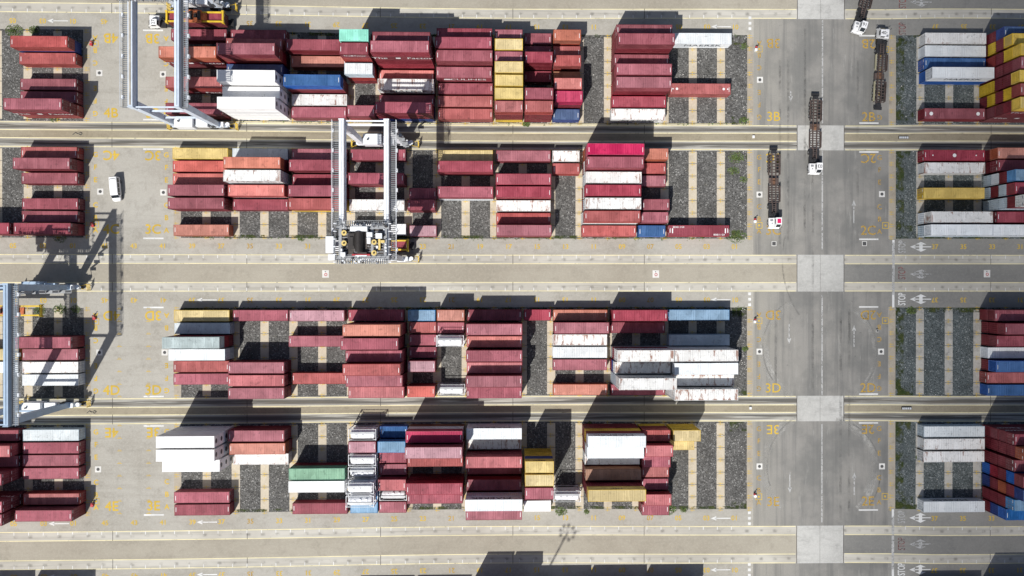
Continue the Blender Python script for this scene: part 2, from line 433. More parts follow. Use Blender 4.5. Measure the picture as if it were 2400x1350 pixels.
LAB = {'B': (3.68, PI), 'C': (-46.95, 0), 'D': (-59.1, PI), 'E': (-109.5, 0), 'F': (-121.4, PI)}
bays = [(-3.25 * (n - 1), '%02d' % n) for n in range(1, 46, 2)]
bays4 = [(-150.0, '01'), (-156.65, '03'), (-163.3, '05'), (-170, '07'), (-176.6, '09')]
bays2 = [(46.58, '37'), (53.26, '35'), (60.0, '33'), (66.63, '31')]
for b, (y, rz) in LAB.items():
    for x, s in bays + bays4 + bays2: put_text(yel if int(s) % 7 or x > 40 else yelf, s, x, W(x, y), 1.12, rz, bold=.03)
    def arrow(mb, x, y, L=3.4, rz=PI, w=.22, z=.02):
        M = Matrix.Rotation(rz, 3, 'Z')
        mb.add([M @ Vector(p) + Vector((x, y, z)) for p in ((-L / 2, -w / 2, 0), (L / 2 - 1.1, -w / 2, 0), (L / 2 - 1.1, w / 2, 0), (-L / 2, w / 2, 0), (L / 2 - 1.3, -.5, 0), (L / 2, 0, 0), (L / 2 - 1.3, .5, 0))], [(0, 1, 2, 3), (4, 5, 6)])
    for x in (-3.25, -120.25, -153.3):
        if b in 'BDEF' and not (b in 'D' and x < -150): arrow(wht, x, W(x, y), 4.6)
    if b in 'BCDEF':
        for k, dx in enumerate((0, 1)):
            pass
        for i in range(7 if b != 'F' else 3):
            r = 'ABCDEFG'[i]; yy = rowY(b, r); rr = PI if b in 'BDF' else 0
            for x in (-145.0, -128.7 if b == 'X' else -129.2, 5.6, 33.6):
                if r == 'D': continue
                put_text(yel if x < 0 else yelf, r, x, W(x, yy), 1.15, rr, bold=.045 if x < 0 else .02)
        for x, nm in ((-141.5, '4'), (-132.2, '3'), (8.9, '3'), (31.0, '2')):
            put_text(yel if x < 0 else yelf, nm + b, x, W(x, rowY(b, 'A') + (.0 if b in 'BDF' else .2)), 2.2, PI if b in 'BDF' else 0, bold=.06 if x < 0 else .02)
            if b != 'F': put_text(yel if x < 0 or nm == '3' else yelf, nm + b, x, W(x, rowY(b, 'G')), 2.2, 0 if b in 'BD' else PI, bold=.06 if x < 0 else .02)
        for x in (-145.0, 5.6, 35.0):
            yy = W(x, (rowY(b, 'A') + rowY(b, 'B')) / 2)
            for a, c_ in ((.75, .13),):
                yel.bb(x - a, x + a, yy - a, yy - a + c_, .012, .018); yel.bb(x - a, x + a, yy + a - c_, yy + a, .012, .018)
                yel.bb(x - a, x - a + c_, yy - a + c_, yy + a - c_, .012, .018); yel.bb(x + a - c_, x + a, yy - a + c_, yy + a - c_, .012, .018)
            yel.bb(x - .22, x + .22, yy - .22, yy + .22, .012, .018)
        for x, (ra, rg) in ((-132.0, (1, 1)), (31.2, (1, 1))):
            s = BLK[b][1]
            for r, d in (('A', -s * 1.75), ('G', s * 1.35)):
                if b == 'F' and r == 'G': continue
                yy = W(x, rowY(b, r) + d); wht.quad(x - 2.15 - .2, x + 2.15, yy - .17, yy + .17, .02)
        # slot corner ticks
        for X in P3 + P4[:3] + P2 + [-127.0, 3.4, -146.9, 36.4]:
            for i in range(8):
                yy = W(X, BLK[b][0] + BLK[b][1] * 2.839 * (i - .5))
                yel.quad(X - .55, X + .55, yy + .2, yy + .3, .016); yel.quad(X - .55, X + .55, yy - .3, yy - .2, .016)
                yel.quad(X - .16, X - .06, yy - .55, yy + .55, .02)
        if b in 'DE':
            for X in (-133.25, -139.75):
                for i in range(8):
                    yy = W(X, BLK[b][0] + BLK[b][1] * 2.839 * (i - .5)); yel.quad(X - .55, X + .55, yy - .05, yy + .05, .016); yel.quad(X - .2, X - .1, yy, yy + .35, .02); yel.quad(X + .1, X + .2, yy, yy + .35, .02)
# long edge lines of the runways
for y1, y0, k in RUN:
    for y in (y1 - .12, y0 + .12):
        for a, b in ((XL, SX0 - .3), (SX1 + .3, XR)): strip(yl2, a, b, y - .085, y + .085, .008, 10)
strip(yl2, -126, 3, -18.78, -18.62, .008)
# ticks every half bay
for y, d in ((5.63, 1), (-48.9, -1), (-57.1, 1), (-111.4, -1), (-119.8, 1)):
    for X in [(-147 + 3.25 * i) for i in range(-16, 46)] + [43.1 + 3.34 * i for i in range(-1, 9)]:
        yy = W(X, y); wht.quad(X - .08, X + .08, min(yy, yy + d * .75), max(yy, yy + d * .75), .02)
# dashed blocks, stop lines, centre line
for yy0 in (4.4, -59.0, -109.4, -121.3):
    for k in (-1.25, 0, 1.25): wht.quad(3.1, 3.75, yy0 + k - .32, yy0 + k + .32, .02)
for y0, y1 in ((-24.8, -47.5), (-58, -81.1), (-87.6, -110.5), (5.2, -18.5)): fnt.quad(20.1, 20.42, y1, y0, .02)
for y0, y1 in ((-45.3, -60.9), (-107.6, -124)): fnt.quad(36.55, 37.15, y1, y0, .022)
for y0, y1 in ((-58, -60.9), (-45.3, -45.9), (-107.6, -109.3), (-121.5, -124)): wht.quad(36.6, 37.1, y1, y0, .026)
for y, m_, sp in ((-46.9, fnt, 1), (-59.0, wht, 1), (-53.0, red, 1), (-109.4, fnt, 1), (-115.6, red, 1), (-121.5, wht, 1), (3.4, red, 1), (9.5, red, 1)):
    put_text(m_, 'STOP', 38.95, y, 1.75, PI / 2, sx=.5, bold=.03)
for y, m_ in ((-46.9, wht), (-59.0, wht), (-109.6, wht), (-121.6, wht), (-53.2, fnt), (-115.7, fnt), (9.6, fnt)):
    arrow(m_, 43.2, y, 5.0); m_.quad(42.9, 43.7, y - .8, y + .8, .024)
    for s in (1, -1): m_.add([(42.0, y + s * .55, .028), (44.6, y + s * .55, .028), (43.3, y + s * 1.15, .028)], [(0, 1, 2)])
for x, y, L, rz in ((12.9, -12.3, 2.6, -PI / 2), (12.6, -67.0, 4.6, -PI / 2), (27.7, -67.5, 5.0, PI / 2), (27.6, -38.8, 5.4, PI / 2), (27.8, -101.6, 5.2, PI / 2), (12.8, -101.3, 4.8, -PI / 2)):
    arrow(fnt, x, y, L, rz, w=.26)
yel.build('yellow_markings', m_yel, kind='structure'); yelf.build('faded_yellow_markings', m_yelf, kind='structure'); yl2.build('yellow_edge_lines', m_yel2, kind='structure')
wht.build('white_markings', m_wht, kind='structure'); fnt.build('faded_white_markings', m_faint, kind='structure'); red.build('faded_red_markings', m_red, kind='structure')
# turning tyre scrub arcs on the carriageway
m_scrub = soft_mark('tyre scrub', A_(214, 212, 206), 1.0)
m_dark = soft_mark('dark rubber marks', A_(104, 104, 102), .5)
sc_ = MB()
def arc(cx, cy, r, a0, a1, w_=.5, z=.010):
    n = 24; vs = []
    for i in range(n + 1):
        a = R(a0 + (a1 - a0) * i / n)
        for rr in (r - w_ / 2, r + w_ / 2): vs.append((cx + rr * math.cos(a), cy + rr * math.sin(a), z))
    sc_.add(vs, [(2 * i, 2 * i + 2, 2 * i + 3, 2 * i + 1) for i in range(n)])
for cx, cy, r, a0, a1 in ((19.5, -70.5, 12.3, 120, 240), (19.5, -70.5, 13.2, 130, 235), (20.2, -71.5, 12.6, -55, 55), (20, -98, 12.8, 115, 225), (20, -98, 13.6, 125, 220), (20.5, -98, 12.4, -50, 70), (20.5, -98, 11.6, -30, 75)):
    [arc(cx, cy, r + q, a0, a1, .5, .010 + .001 * j) for j, q in enumerate((-.45, .0, .3))]
sc_.build('tyre_scrub', m_scrub, kind='structure')
sc_ = MB()
for cx, cy, r, a0, a1 in ((19.3, -70.2, 12.8, 125, 215), (20.5, -97.6, 13.0, 120, 200), (21, -99, 12.9, -40, 60), (20, -71, 13.0, -40, 40), (33, -50, 22, 165, 215), (2, -30, 16, -30, 25)): arc(cx, cy, r, a0, a1, .35, .014)
for x, y0, y1 in ((10.4, -48, -4), (12.3, -46, -2), (16.2, -48, 4), (18.1, -80, -30), (24.6, -110, -58), (26.6, -108, -60), (9.5, -80, -60), (28.5, -46, -2)): sc_.quad(x - .28, x + .28, y0, y1, .014)
sc_.build('rubber_marks', m_dark, kind='structure')

# ------------------------------------------------------------------ moss and weeds
def moss_mat():
    n = N('moss'); v = n.coord(); c = n.mix(n.ramp(n.noise(v, 1.2, 4), .35, .65), (.035, .055, .018), (.075, .085, .03))
    n.out(c, 1, spec=.05); tc = n.node('ShaderNodeTexCoord'); return n.alpha(n.ramp(n.noise(v, .35, 6, .75), .46, .60, 0.0, .85))
mm = MB()
for b, (y1, y0) in BEDS.items():
    strip(mm, 37.4, 39.3, y0, y1, .02, 3); strip(mm, 37.4, 41.5, y0, y0 + 3, .022, 3); strip(mm, 37.4, 41, y1 - 2, y1, .024, 3)
    strip(mm, 37.4, 90, y1 - 1.1 if b in 'BDF' else y0, y1 if b in 'BDF' else y0 + 1.1, .026)
    if b in 'BCDE':
        strip(mm, -126, 2.8, (y1 - .7) if b in 'BD' else y0, y1 if b in 'BD' else y0 + .7, .02)
        strip(mm, -.8, 2.8, y0, y0 + 1.8, .024, 1); strip(mm, -1.2, 2.8, y1 - 2.2, y1, .024, 1)
mm.build('moss', moss_mat(), kind='stuff')
tag(D.objects['moss'], label='dark green moss creeping over gravel edges of the container beds', cat='moss')
wd = MB()
def tuft(x, y, r, n):
    for _ in range(n):
        a = random.uniform(0, 2 * PI); d = r * random.random() ** .7; px, py = x + d * math.cos(a), y + d * math.sin(a) * .7
        b = random.uniform(0, PI); h = random.uniform(.06, .4) * (1.1 - d / r * .6); wv = random.uniform(.05, .13); t = random.uniform(.1, .35)
        c, s = math.cos(b), math.sin(b)
        wd.mi = random.choice((0, 0, 1, 2))
        wd.add([(px - wv * c, py - wv * s, 0.01), (px + wv * c, py + wv * s, .01), (px + t * s, py - t * c, h)], [(0, 1, 2)])
for x, y, r, n in ((-163, 1.4, 2.0, 420), (-158.5, 1.6, 1.3, 260), (-154, -18.3, 1.2, 120), (-48, -19.0, .9, 220), (.2, -26.5, 1.9, 260), (-.4, -29.5, 1.4, 160), (1.9, -31.5, 1.0, 80), (.5, -44.6, 2.2, 260),
                   (-157.5, -61.5, 1.4, 200), (-153, -61.2, 1.6, 200), (-149.5, -61.1, 1.2, 140), (2.4, -70.4, .8, 120), (-15, -107.3, 1.6, 200), (-11.8, -107.4, .8, 90), (-40, -107.5, 1.4, 200), (-34.2, -107.6, .7, 90),
                   (-153, -45.2, 1.5, 130), (41, -61.6, 1.3, 200), (43, -95.5, .9, 140), (55, -95.4, .8, 120), (-33.5, -87.2, .5, 60), (-12.5, -81.4, .7, 80), (2, -1, 1.0, 90), (2, -18, 1.2, 120), (-99, -45.3, .8, 60), (-91, -45.3, .8, 60), (-41.4, -67, .8, 50), (-45, -12.4, .6, 40)):
    tuft(x, y, r, n)
for X in range(-125, 3):
    if random.random() < .45: tuft(X, W(X, -45.1), .55, 7)
    if random.random() < .3: tuft(X, W(X, -60.95), .5, 6)
    if random.random() < .25: tuft(X, W(X, 1.7), .5, 6)
    if random.random() < .25: tuft(X, W(X, -18.75), .4, 5)
o = wd.build('weeds', [plain('weed leaf green', (.07, .12, .03), .8), plain('weed leaf pale', (.13, .19, .05), .8), plain('weed leaf dry', (.1, .1, .035), .8)], kind='stuff')
tag(o, label='green weeds growing along the edges of the gravel beds', cat='weeds')
# loose pale stones and litter
lt = MB()
for _ in range(260):
    b = random.choice('BCDE'); y1, y0 = BEDS[b]; x = random.choice([random.uniform(-126, 2.7), random.uniform(1.2, 2.7), random.uniform(-25, 2.7), random.uniform(37.5, 58)]); y = random.uniform(y0, y1)
    s = random.uniform(.05, .16); lt.box((x, y, s * .5), (s * 1.3, s, s), random.random() * 3)
lt.build('pale_stones', plain('pale stone', (.6, .58, .54), .9), kind='stuff')
tag(D.objects['pale_stones'], label='small pale loose stones and litter scattered on the gravel', cat='stones')
# one stack per line: area digit, block and row, x, y, length class, colours from the ground up
STACKS = '''4BB -154.0 -2.8 4 NS
4BC -153.88 -5.64 4 S
4BE -153.69 -11.34 4 M
4BF -153.7 -14.14 4 M
4BG -153.63 -17.03 4 SMm
3BA -120.74 -0.13 4 M
3BC -120.88 -5.72 4 MMO
3BE -120.69 -11.45 4 MS
3BG -120.7 -17.15 4 MM
3BA -107.62 -0.17 4 M
3BB -107.59 -2.99 4 MS
3BC -107.47 -5.78 4 MRSm
3BD -107.46 -8.64 4 NN
3BE -107.45 -11.47 4 QQQQ
3BF -107.33 -14.29 4 QQQ
3BG -107.4 -17.15 4 QQQQ
3BB -94.6 -3.07 4 MM
3BC -94.31 -5.91 4 O
3BE -94.34 -11.58 4 MMB
3BF -94.14 -14.43 4 w
3BG -94.27 -17.23 4 m
3BB -84.47 -3.15 2 MMMMT
3BC -84.52 -5.96 2 MMMSM
3BD -84.53 -8.78 2 MSG
3BG -84.47 -17.34 2 Sm
3BB -74.73 -3.18 4 MMMM
3BC -74.67 -5.95 4 MRMMm
3BD -74.78 -8.9 4 C
3BE -74.6 -11.63 4 Mw
3BF -74.76 -14.48 4 M
3BG -74.72 -17.34 4 NMm
3BA -61.7 -0.41 4 MM
3BB -61.73 -3.24 4 MMm
3BC -61.55 -6.07 4 MMM
3BD -61.77 -8.9 4 Mm
3BE -61.64 -11.74 4 M
3BF -61.71 -14.61 4 S
3BG -61.67 -17.42 4 S
3BA -51.94 -0.4 2 Mm
3BB -51.92 -3.25 2 MMY
3BC -51.94 -6.01 2 MMm
3BD -51.9 -8.92 2 MYMY
3BE -51.9 -11.76 2 MYYY
3BF -51.91 -14.57 2 YMYY
3BG -51.91 -17.39 2 YMMS
3BA -45.38 -0.35 2 M
3BB -45.38 -3.19 2 M
3BC -45.35 -6.02 2 MMM
3BD -45.38 -8.84 2 M
3BF -45.39 -14.56 2 MMMm
3BG -45.44 -17.34 2 MMMS
3BA -38.96 -0.33 2 SO
3BB -38.89 -3.2 2 S
3BC -38.94 -5.98 2 SS
3BD -38.89 -8.89 2 K
3BE -38.97 -11.71 2 MMC
3BF -38.83 -14.53 2 MMP
3BG -39.04 -17.37 2 N
3BA -22.43 -0.26 4 MMM
3BB -22.48 -3.06 4 MMMM
3BC -22.56 -5.89 4 MM
3BD -22.48 -8.74 4 MMm
3BE -22.53 -11.6 4 RMm
3BF -22.63 -14.43 4 R
3BG -22.81 -17.27 4 w
3BA -8.52 -0.12 5 W
3BE -8.72 -11.48 5 S
4CG -153.57 -26.41 4 S
4CF -153.55 -29.25 4 MM
4CE -153.48 -32.1 4 M
4CC -153.37 -37.75 4 M
4CB -153.44 -40.55 4 M
4CA -153.38 -43.42 4 MM
4CA -166.54 -43.42 4 MM
3CG -120.45 -26.5 4 Y
3CF -120.42 -29.33 4 C
3CE -120.42 -32.14 4 C
3CD -120.29 -34.99 4 MM
3CC -120.29 -37.86 4 MM
3CA -120.27 -43.52 4 O
3CG -107.28 -26.53 4 G
3CF -107.18 -29.37 4 MMO
3CE -107.18 -32.16 4 GGw
3CD -107.22 -35.01 4 WC
3CC -107.22 -37.84 4 M
3CG -94.19 -26.57 4 m
3CF -94.03 -29.44 4 MM
3CE -94.07 -32.24 4 M
3CD -94.14 -35.06 4 Mm
3CC -94.08 -37.92 4 YS
3CG -81.12 -26.64 4 m
3CE -81.08 -32.3 4 Mm
3CC -81.39 -37.82 4 w
3CA -81.06 -43.29 4 Q
3CD -71.2 -35.19 2 m
3CC -71.24 -38.02 2 mM
3CA -71.16 -43.6 2 f
3CG -61.62 -26.74 4 Y
3CF -61.54 -29.59 4 MR
3CD -61.47 -35.23 4 Wm
3CG -48.65 -26.75 4 m
3CE -48.68 -32.37 4 MR
3CD -48.68 -35.18 4 MR
3CC -48.65 -37.95 4 w
3CB -48.65 -40.77 4 S
3CA -48.57 -43.65 4 Mm
3CG -39.04 -26.7 2 w
3CF -39.02 -29.54 2 S
3CG -29.01 -26.63 4 OOMP
3CF -29.09 -29.45 4 mwMm
3CE -29.11 -32.29 4 wGw
3CD -29.2 -35.12 4 MwR
3CC -29.19 -37.94 4 MGw
3CB -29.38 -40.77 4 WwS
3CA -29.36 -43.55 4 S
3CG -19.48 -26.58 2 MO
3CF -19.51 -29.39 2 S
3CE -19.51 -32.23 2 m
3CC -19.23 -37.84 2 MM
3CB -19.45 -40.68 2 Mm
3CA -19.63 -43.52 2 B
3CA -9.01 -43.48 5 X
2CG 49.45 -26.22 6 R
2CF 49.46 -29.08 6 w
2CD 49.36 -34.82 6 y
2CB 49.47 -40.49 6 Ww
2CA 49.45 -43.38 6 GW
2CG 64.4 -26.14 5 MO
2CF 64.48 -28.88 5 MM
2CE 64.63 -31.86 5 GWMb
2CD 64.53 -34.7 5 GMGR
2CC 64.57 -37.62 5 GGGMw
2CB 64.29 -40.49 5 MM
2CA 63.43 -43.39 5 WW
2BA 49.67 0.38 6 w
2BB 49.6 -2.5 6 W
2BC 49.52 -5.35 6 B
2BD 49.72 -8.2 6 BW
2BG 49.46 -16.76 6 M
2BA 63.94 0.0 5 MMN
2BB 63.83 -2.43 5 MyMy
2BC 63.78 -5.48 5 MSMyy
2BD 63.78 -8.32 5 MMMMm
2BE 63.58 -11.16 5 yyMMy
2BF 63.69 -14.02 5 MyMyS
2BG 63.7 -16.89 5 MMMMy
3DA -120.21 -62.56 4 Y
3DB -120.11 -65.35 4 G
3DC -120.25 -68.14 4 MRH
3DD -120.14 -70.98 4 GW
3DE -120.33 -73.86 4 S
3DF -120.34 -76.65 4 m
3DA -107.2 -62.52 4 m
3DE -107.27 -73.85 4 Mm
3DF -107.25 -76.67 4 Mc
3DG -107.25 -79.47 4 Mm
3DA -94.75 -62.57 4 f
3DC -94.9 -68.28 4 m
3DF -94.19 -76.59 4 S
3DA -81.62 -62.5 4 R
3DB -81.08 -65.32 4 MMMO
3DC -81.52 -68.22 4 MMMm
3DD -81.08 -71.07 4 MMm
3DE -81.08 -73.71 4 MMMS
3DF -81.03 -76.48 4 MMm
3DG -81.06 -79.34 4 Mc
3DA -71.46 -62.56 2 b
3DB -71.22 -65.27 2 S
3DC -71.2 -68.06 2 m
3DD -71.21 -70.83 2 m
3DE -71.25 -73.71 2 Mf
3DG -71.33 -79.3 2 MC
3DA -64.79 -62.45 2 MO
3DB -64.95 -65.32 2 m
3DC -64.95 -68.11 2 JJ
3DG -64.83 -79.26 2 J
3DA -55.14 -62.47 4 M
3DB -55.1 -65.36 4 MMm
3DC -55.09 -68.24 4 MC
3DD -55.1 -71.11 4 MMm
3DE -55.08 -73.99 4 Mc
3DF -55.13 -76.65 4 MMm
3DG -55.16 -79.51 4 Mm
3DA -45.47 -62.48 2 R
3DA -35.87 -62.51 4 O
3DB -35.8 -65.23 4 Mm
3DC -35.9 -68.07 4 w
3DD -35.9 -70.89 4 W
3DE -35.9 -73.68 4 m
3DG -35.84 -79.29 4 O
3DA -22.84 -62.49 4 MR
3DB -22.85 -65.32 4 M
3DD -22.59 -70.9 4 wRww
3DE -22.75 -73.73 4 RBw
3DF -22.6 -76.55 4 GGGww
3DG -22.8 -79.35 4 M
3DA -8.95 -62.52 5 b
3DC -8.89 -68.15 5 G
3DD -9.48 -70.86 5 wwww
3DE -9.51 -73.68 5 WwwW
3DF -9.55 -76.48 5 www
3DG -9.5 -79.27 5 wwww
2DA 63.8 -62.56 5 MM
2DB 64.23 -65.43 5 MMM
2DC 64.2 -68.31 5 MM
2DD 64.08 -71.2 5 W
2DE 64.21 -74.03 5 MB
2DF 63.87 -76.88 5 S
2DG 63.99 -79.72 5 B
4DC -153.43 -68.26 4 Mm
4DD -153.41 -71.11 4 m
4DE -153.43 -73.96 4 w
4DF -153.42 -76.77 4 W
4DD -166.54 -71.11 4 Y
4DE -166.54 -73.93 4 W
4EG -153.32 -88.99 4 G
4EF -153.3 -91.82 4 m
4EE -153.37 -94.6 4 m
4ED -153.31 -97.46 4 m
4EB -153.27 -103.15 4 S
4EA -153.28 -106.0 4 Mm
4EG -166.47 -89.0 4 M
4EF -166.53 -91.88 4 Mc
4EE -166.55 -94.72 4 M
4ED -166.46 -97.34 4 MMm
4EB -166.37 -103.22 4 MMm
4EA -166.38 -106.01 4 MMm
3EG -120.26 -88.87 4 QQQQ
3EF -120.27 -91.74 4 QQQQ
3EE -120.25 -94.62 4 QQQ
3EB -120.25 -103.01 4 m
3EA -120.17 -105.78 4 M
3EG -107.27 -88.8 4 Mm
3EF -107.04 -91.62 4 MO
3EE -107.18 -94.54 4 w
3ED -94.08 -97.22 4 Mg
3EC -94.15 -100.02 4 WQ
3EA -94.11 -105.66 4 M
3EG -84.26 -88.76 2 JJ
3EF -84.29 -91.52 2 Mf
3EE -84.29 -94.4 2 JJ
3ED -84.34 -97.18 2 JJ
3EC -84.31 -99.97 2 JJJ
3EB -84.29 -102.83 2 bJJ
3EA -84.37 -105.61 2 b
3EG -77.75 -88.67 2 B
3EF -77.84 -91.52 2 Bb
3EE -77.92 -94.38 2 m
3ED -77.86 -97.11 2 m
3EC -77.73 -99.93 2 Mc
3EB -77.87 -102.87 2 J
3EA -77.95 -105.59 2 m
3EG -68.12 -88.6 4 KWP
3EF -67.94 -91.43 4 MMMf
3EE -68.14 -94.49 4 MS
3EC -68.06 -99.9 4 MMR
3EB -68.19 -102.69 4 Mm
3EG -55.16 -88.56 4 WW
3EF -55.25 -91.35 4 w
3EE -55.15 -94.2 4 MMc
3ED -55.17 -96.98 4 M
3EC -55.19 -99.87 4 MM
3EB -55.12 -102.7 4 MMWW
3EA -55.17 -105.51 4 MMm
3EE -45.41 -94.27 2 YYYNY
3ED -45.41 -97.09 2 YMYYY
3EC -45.45 -99.89 2 MMMMm
3EA -45.5 -105.54 2 Q
3EB -39.0 -102.72 2 JJ
3EG -29.14 -88.68 4 MMYMW
3EF -29.05 -91.59 4 MMWW
3EE -28.99 -94.26 4 Gw
3ED -29.12 -97.02 4 MMK
3EC -29.12 -99.99 4 MMMMY
3EG -19.51 -88.76 2 YMS
3EF -19.47 -91.58 2 MMMc
3EE -19.47 -94.48 2 MMm
3ED -19.3 -97.3 2 MS
3EC -19.43 -100.08 2 Mm
3EB -19.29 -102.87 2 MMc
3EA -19.27 -105.79 2 Mm
3EG -12.82 -88.82 2 YYY
3EF -13.04 -91.82 2 Y
2EG 49.52 -89.13 6 G
2EF 49.52 -91.98 6 w
2EE 49.43 -94.85 6 w
2EA 49.55 -106.26 6 W
2EG 64.56 -89.24 5 MMMM
2EF 64.7 -91.88 5 MMMMO
2EE 64.47 -94.92 5 MMMM
2ED 64.51 -97.73 5 BRMBM
2EC 64.51 -100.58 5 NMOMN
2EB 64.49 -103.53 5 MMMb
2EA 64.6 -106.4 5 MNB
3FA -50.9 -125.0 2 MMMM
3FA -57.4 -125.0 2 MMMS
3FA -15.4 -125.07 4 Mm
3FA -28.4 -125.07 4 MM
3FA -41.2 -125.07 4 WW
3FA -67.5 -125.0 4 M
3FA -80.5 -125.0 4 m
4FA -153.3 -125.07 4 MM
4FA -166.7 -125.07 4 MM
2FA 49.6 -125.07 6 M
2FA 64.6 -125.07 5 MMM'''
# ------------------------------------------------------------------ containers
LEN = {2: 6.058, 4: 12.192, 5: 13.716, 6: 14.05}
WID = 2.438
def wave(p0, p1, z0, z1, nrm, pitch=.28, dep=.036):
    """vertical-ribbed panel between two plan points"""
    p0, p1 = Vector(p0), Vector(p1); d = p1 - p0; L = d.length; u = d / L; n = Vector(nrm)
    k = max(2, int(L / pitch)); vs = []; out = []
    pts = []
    for i in range(k):
        a = i / k * L; s = L / k
        pts += [(a, 0), (a + s * .32, 0), (a + s * .5, -dep), (a + s * .82, -dep)]
    pts.append((L, 0))
    for t, q in pts:
        c = p0 + u * t + n * q; vs += [(c.x, c.y, z0), (c.x, c.y, z1)]
    return vs, [(2 * i, 2 * i + 2, 2 * i + 3, 2 * i + 1) for i in range(len(pts) - 1)]
CM = {}
def cmesh(code, H, reefer=False, tank=False):
    key = (code, round(H, 2), reefer, tank)
    if key in CM: return CM[key]
    L = LEN[code]; h, w_ = L / 2, WID / 2; P = {}
    g = .012
    f = MB()   # frame: posts, rails, castings
    for sx in (-1, 1):
        for sy in (-1, 1):
            f.bb(min(sx * h, sx * (h - .16)), max(sx * h, sx * (h - .16)), min(sy * w_, sy * (w_ - .14)), max(sy * w_, sy * (w_ - .14)), g, H - .002)
            f.bb(min(sx * (h + .004), sx * (h - .19)), max(sx * (h + .004), sx * (h - .19)), min(sy * (w_ + .004), sy * (w_ - .17)), max(sy * (w_ + .004), sy * (w_ - .17)), H - .118, H + .006)
            f.bb(min(sx * (h + .004), sx * (h - .19)), max(sx * (h + .004), sx * (h - .19)), min(sy * (w_ + .004), sy * (w_ - .17)), max(sy * (w_ + .004), sy * (w_ - .17)), g - .008, .118)
        if not tank:
            f.bb(-h + .19, h - .19, min(sx * w_, sx * (w_ - .07)), max(sx * w_, sx * (w_ - .07)), H - .075, H - .004)
        f.bb(-h + .19, h - .19, min(sx * w_, sx * (w_ - .09)), max(sx * w_, sx * (w_ - .09)), .02, .16)
        f.bb(min(sx * h, sx * (h - .1)), max(sx * h, sx * (h - .1)), -w_ + .17, w_ - .17, H - .12, H - .003)
        f.bb(min(sx * h, sx * (h - .1)), max(sx * h, sx * (h - .1)), -w_ + .17, w_ - .17, .02, .16)
    P['frame'] = f.mesh('frame', [None])
    if not tank:
        wl = MB(); 
        if reefer:
            wl.bb(-h + .17, h - .17, -w_ + .03, w_ - .03, .16, H - .08)
            for i in range(int(L / 1.2)):
                x = -h + .7 + i * 1.2
                for s in (-1, 1): wl.bb(x - .04, x + .04, min(s * (w_ - .03), s * (w_ - .015)), max(s * (w_ - .03), s * (w_ - .015)), .18, H - .1)
        else:
            for s in (-1, 1):
                wl.add(*wave((-h + .16, s * (w_ - .03), 0), (h - .16, s * (w_ - .03), 0), .15, H - .07, (0, s, 0)))
            wl.add(*wave((-h + .035, -w_ + .13, 0), (-h + .035, w_ - .13, 0), .15, H - .1, (-1, 0, 0)))
        P['walls'] = wl.mesh('walls', [None])
        r = MB(); 
        z = H - .035
        if reefer: r.bb(-h + .1, h - .1, -w_ + .06, w_ - .06, H - .08, H - .012)
        else:
            k = int((L - .4) / .42); s = (L - .36) / k; vs = []; x0 = -h + .18
            for i in range(k):
                for t, q in ((0, 0), (.35, 0), (.5, .018), (.85, .018)): vs += [(x0 + (i + t) * s, -w_ + .06, z + q), (x0 + (i + t) * s, w_ - .06, z + q)]
            vs += [(h - .18, -w_ + .06, z), (h - .18, w_ - .06, z)]
            r.add(vs, [(2 * i, 2 * i + 2, 2 * i + 3, 2 * i + 1) for i in range(len(vs) // 2 - 1)])
            r.bb(-h + .02, -h + .2, -w_ + .16, w_ - .16, H - .05, H - .02); r.bb(h - .2, h - .02, -w_ + .16, w_ - .16, H - .05, H - .02)
        P['roof'] = r.mesh('roof', [None])
        ds = []
        for s in (-1, 1):
            d = MB(); y0, y1 = sorted((s * .012, s * (w_ - .145)))
            d.bb(h - .07, h - .03, y0, y1, .165, H - .125)
            for i in range(5): zz = .3 + i * (H - .6) / 4; d.bb(h - .032, h - .018, y0 + .05, y1 - .05, zz - .06, zz + .06)
            ds.append(d.mesh('door', [None]))
        P['door'] = ds
        dl = []
        for s in (-1, 1):
            d = MB(); y0 = s * .75
            d.bb(h - .028, h - .012, y0 - .32, y0 + .32, H * .80, H * .80 + .14)
            dl.append(d.mesh('door_lettering', [None]))
        P['dl'] = dl
        rb = []
        for s in (-1, 1):
            d = MB()
            for q in (.3, .85): d.cyl((h + .0, s * q, .14), (h + .0, s * q, H - .1), .022, 6); d.bb(h - .01, h + .02, s * q - .02, s * q + .26, 1.05, 1.1)
            rb.append(d.mesh('lock_rods', [None]))
        P['rods'] = rb
        P['mark'] = []
        for s in (-1, 1):
            m = MB(); x = s * (h - .34)
            m.bb(x - .05, x + .05, -.62, .4, H - .013, H - .004)
            P['mark'].append(m.mesh('roof_number', [None]))
        if reefer:
            u = MB(); u.bb(h - .03, h + .0, -w_ + .15, w_ - .15, .2, H - .15); P['unit'] = u.mesh('refrigeration_unit', [None])
            fn = MB()
            for zz in (H * .62,): fn.cyl((h - .0, 0, zz), (h + .012, 0, zz), .52, 18)
            P['fan'] = fn.mesh('fan', [None])
    else:
        t = MB(); rr = 1.08; zc = rr + .22
        n = 28; prof = [(-h + .28, .35), (-h + .36, .75), (-h + .55, rr * .95), (-h + .75, rr), (h - .75, rr), (h - .55, rr * .95), (h - .36, .75), (h - .28, .35)]
        vs = [(x, r_ * math.cos(2 * PI * i / n), zc + r_ * math.sin(2 * PI * i / n)) for x, r_ in prof for i in range(n)]
        fs = [(j * n + i, j * n + (i + 1) % n, (j + 1) * n + (i + 1) % n, (j + 1) * n + i) for j in range(len(prof) - 1) for i in range(n)]
        fs += [tuple(range(n)), tuple(range((len(prof) - 1) * n, len(prof) * n))[::-1]]
        t.add(vs, fs)
        P['tank'] = t.mesh('tank', [None])
        wk = MB(); wk.bb(-h + .3, h - .3, .16, .58, H - .1, H - .06)
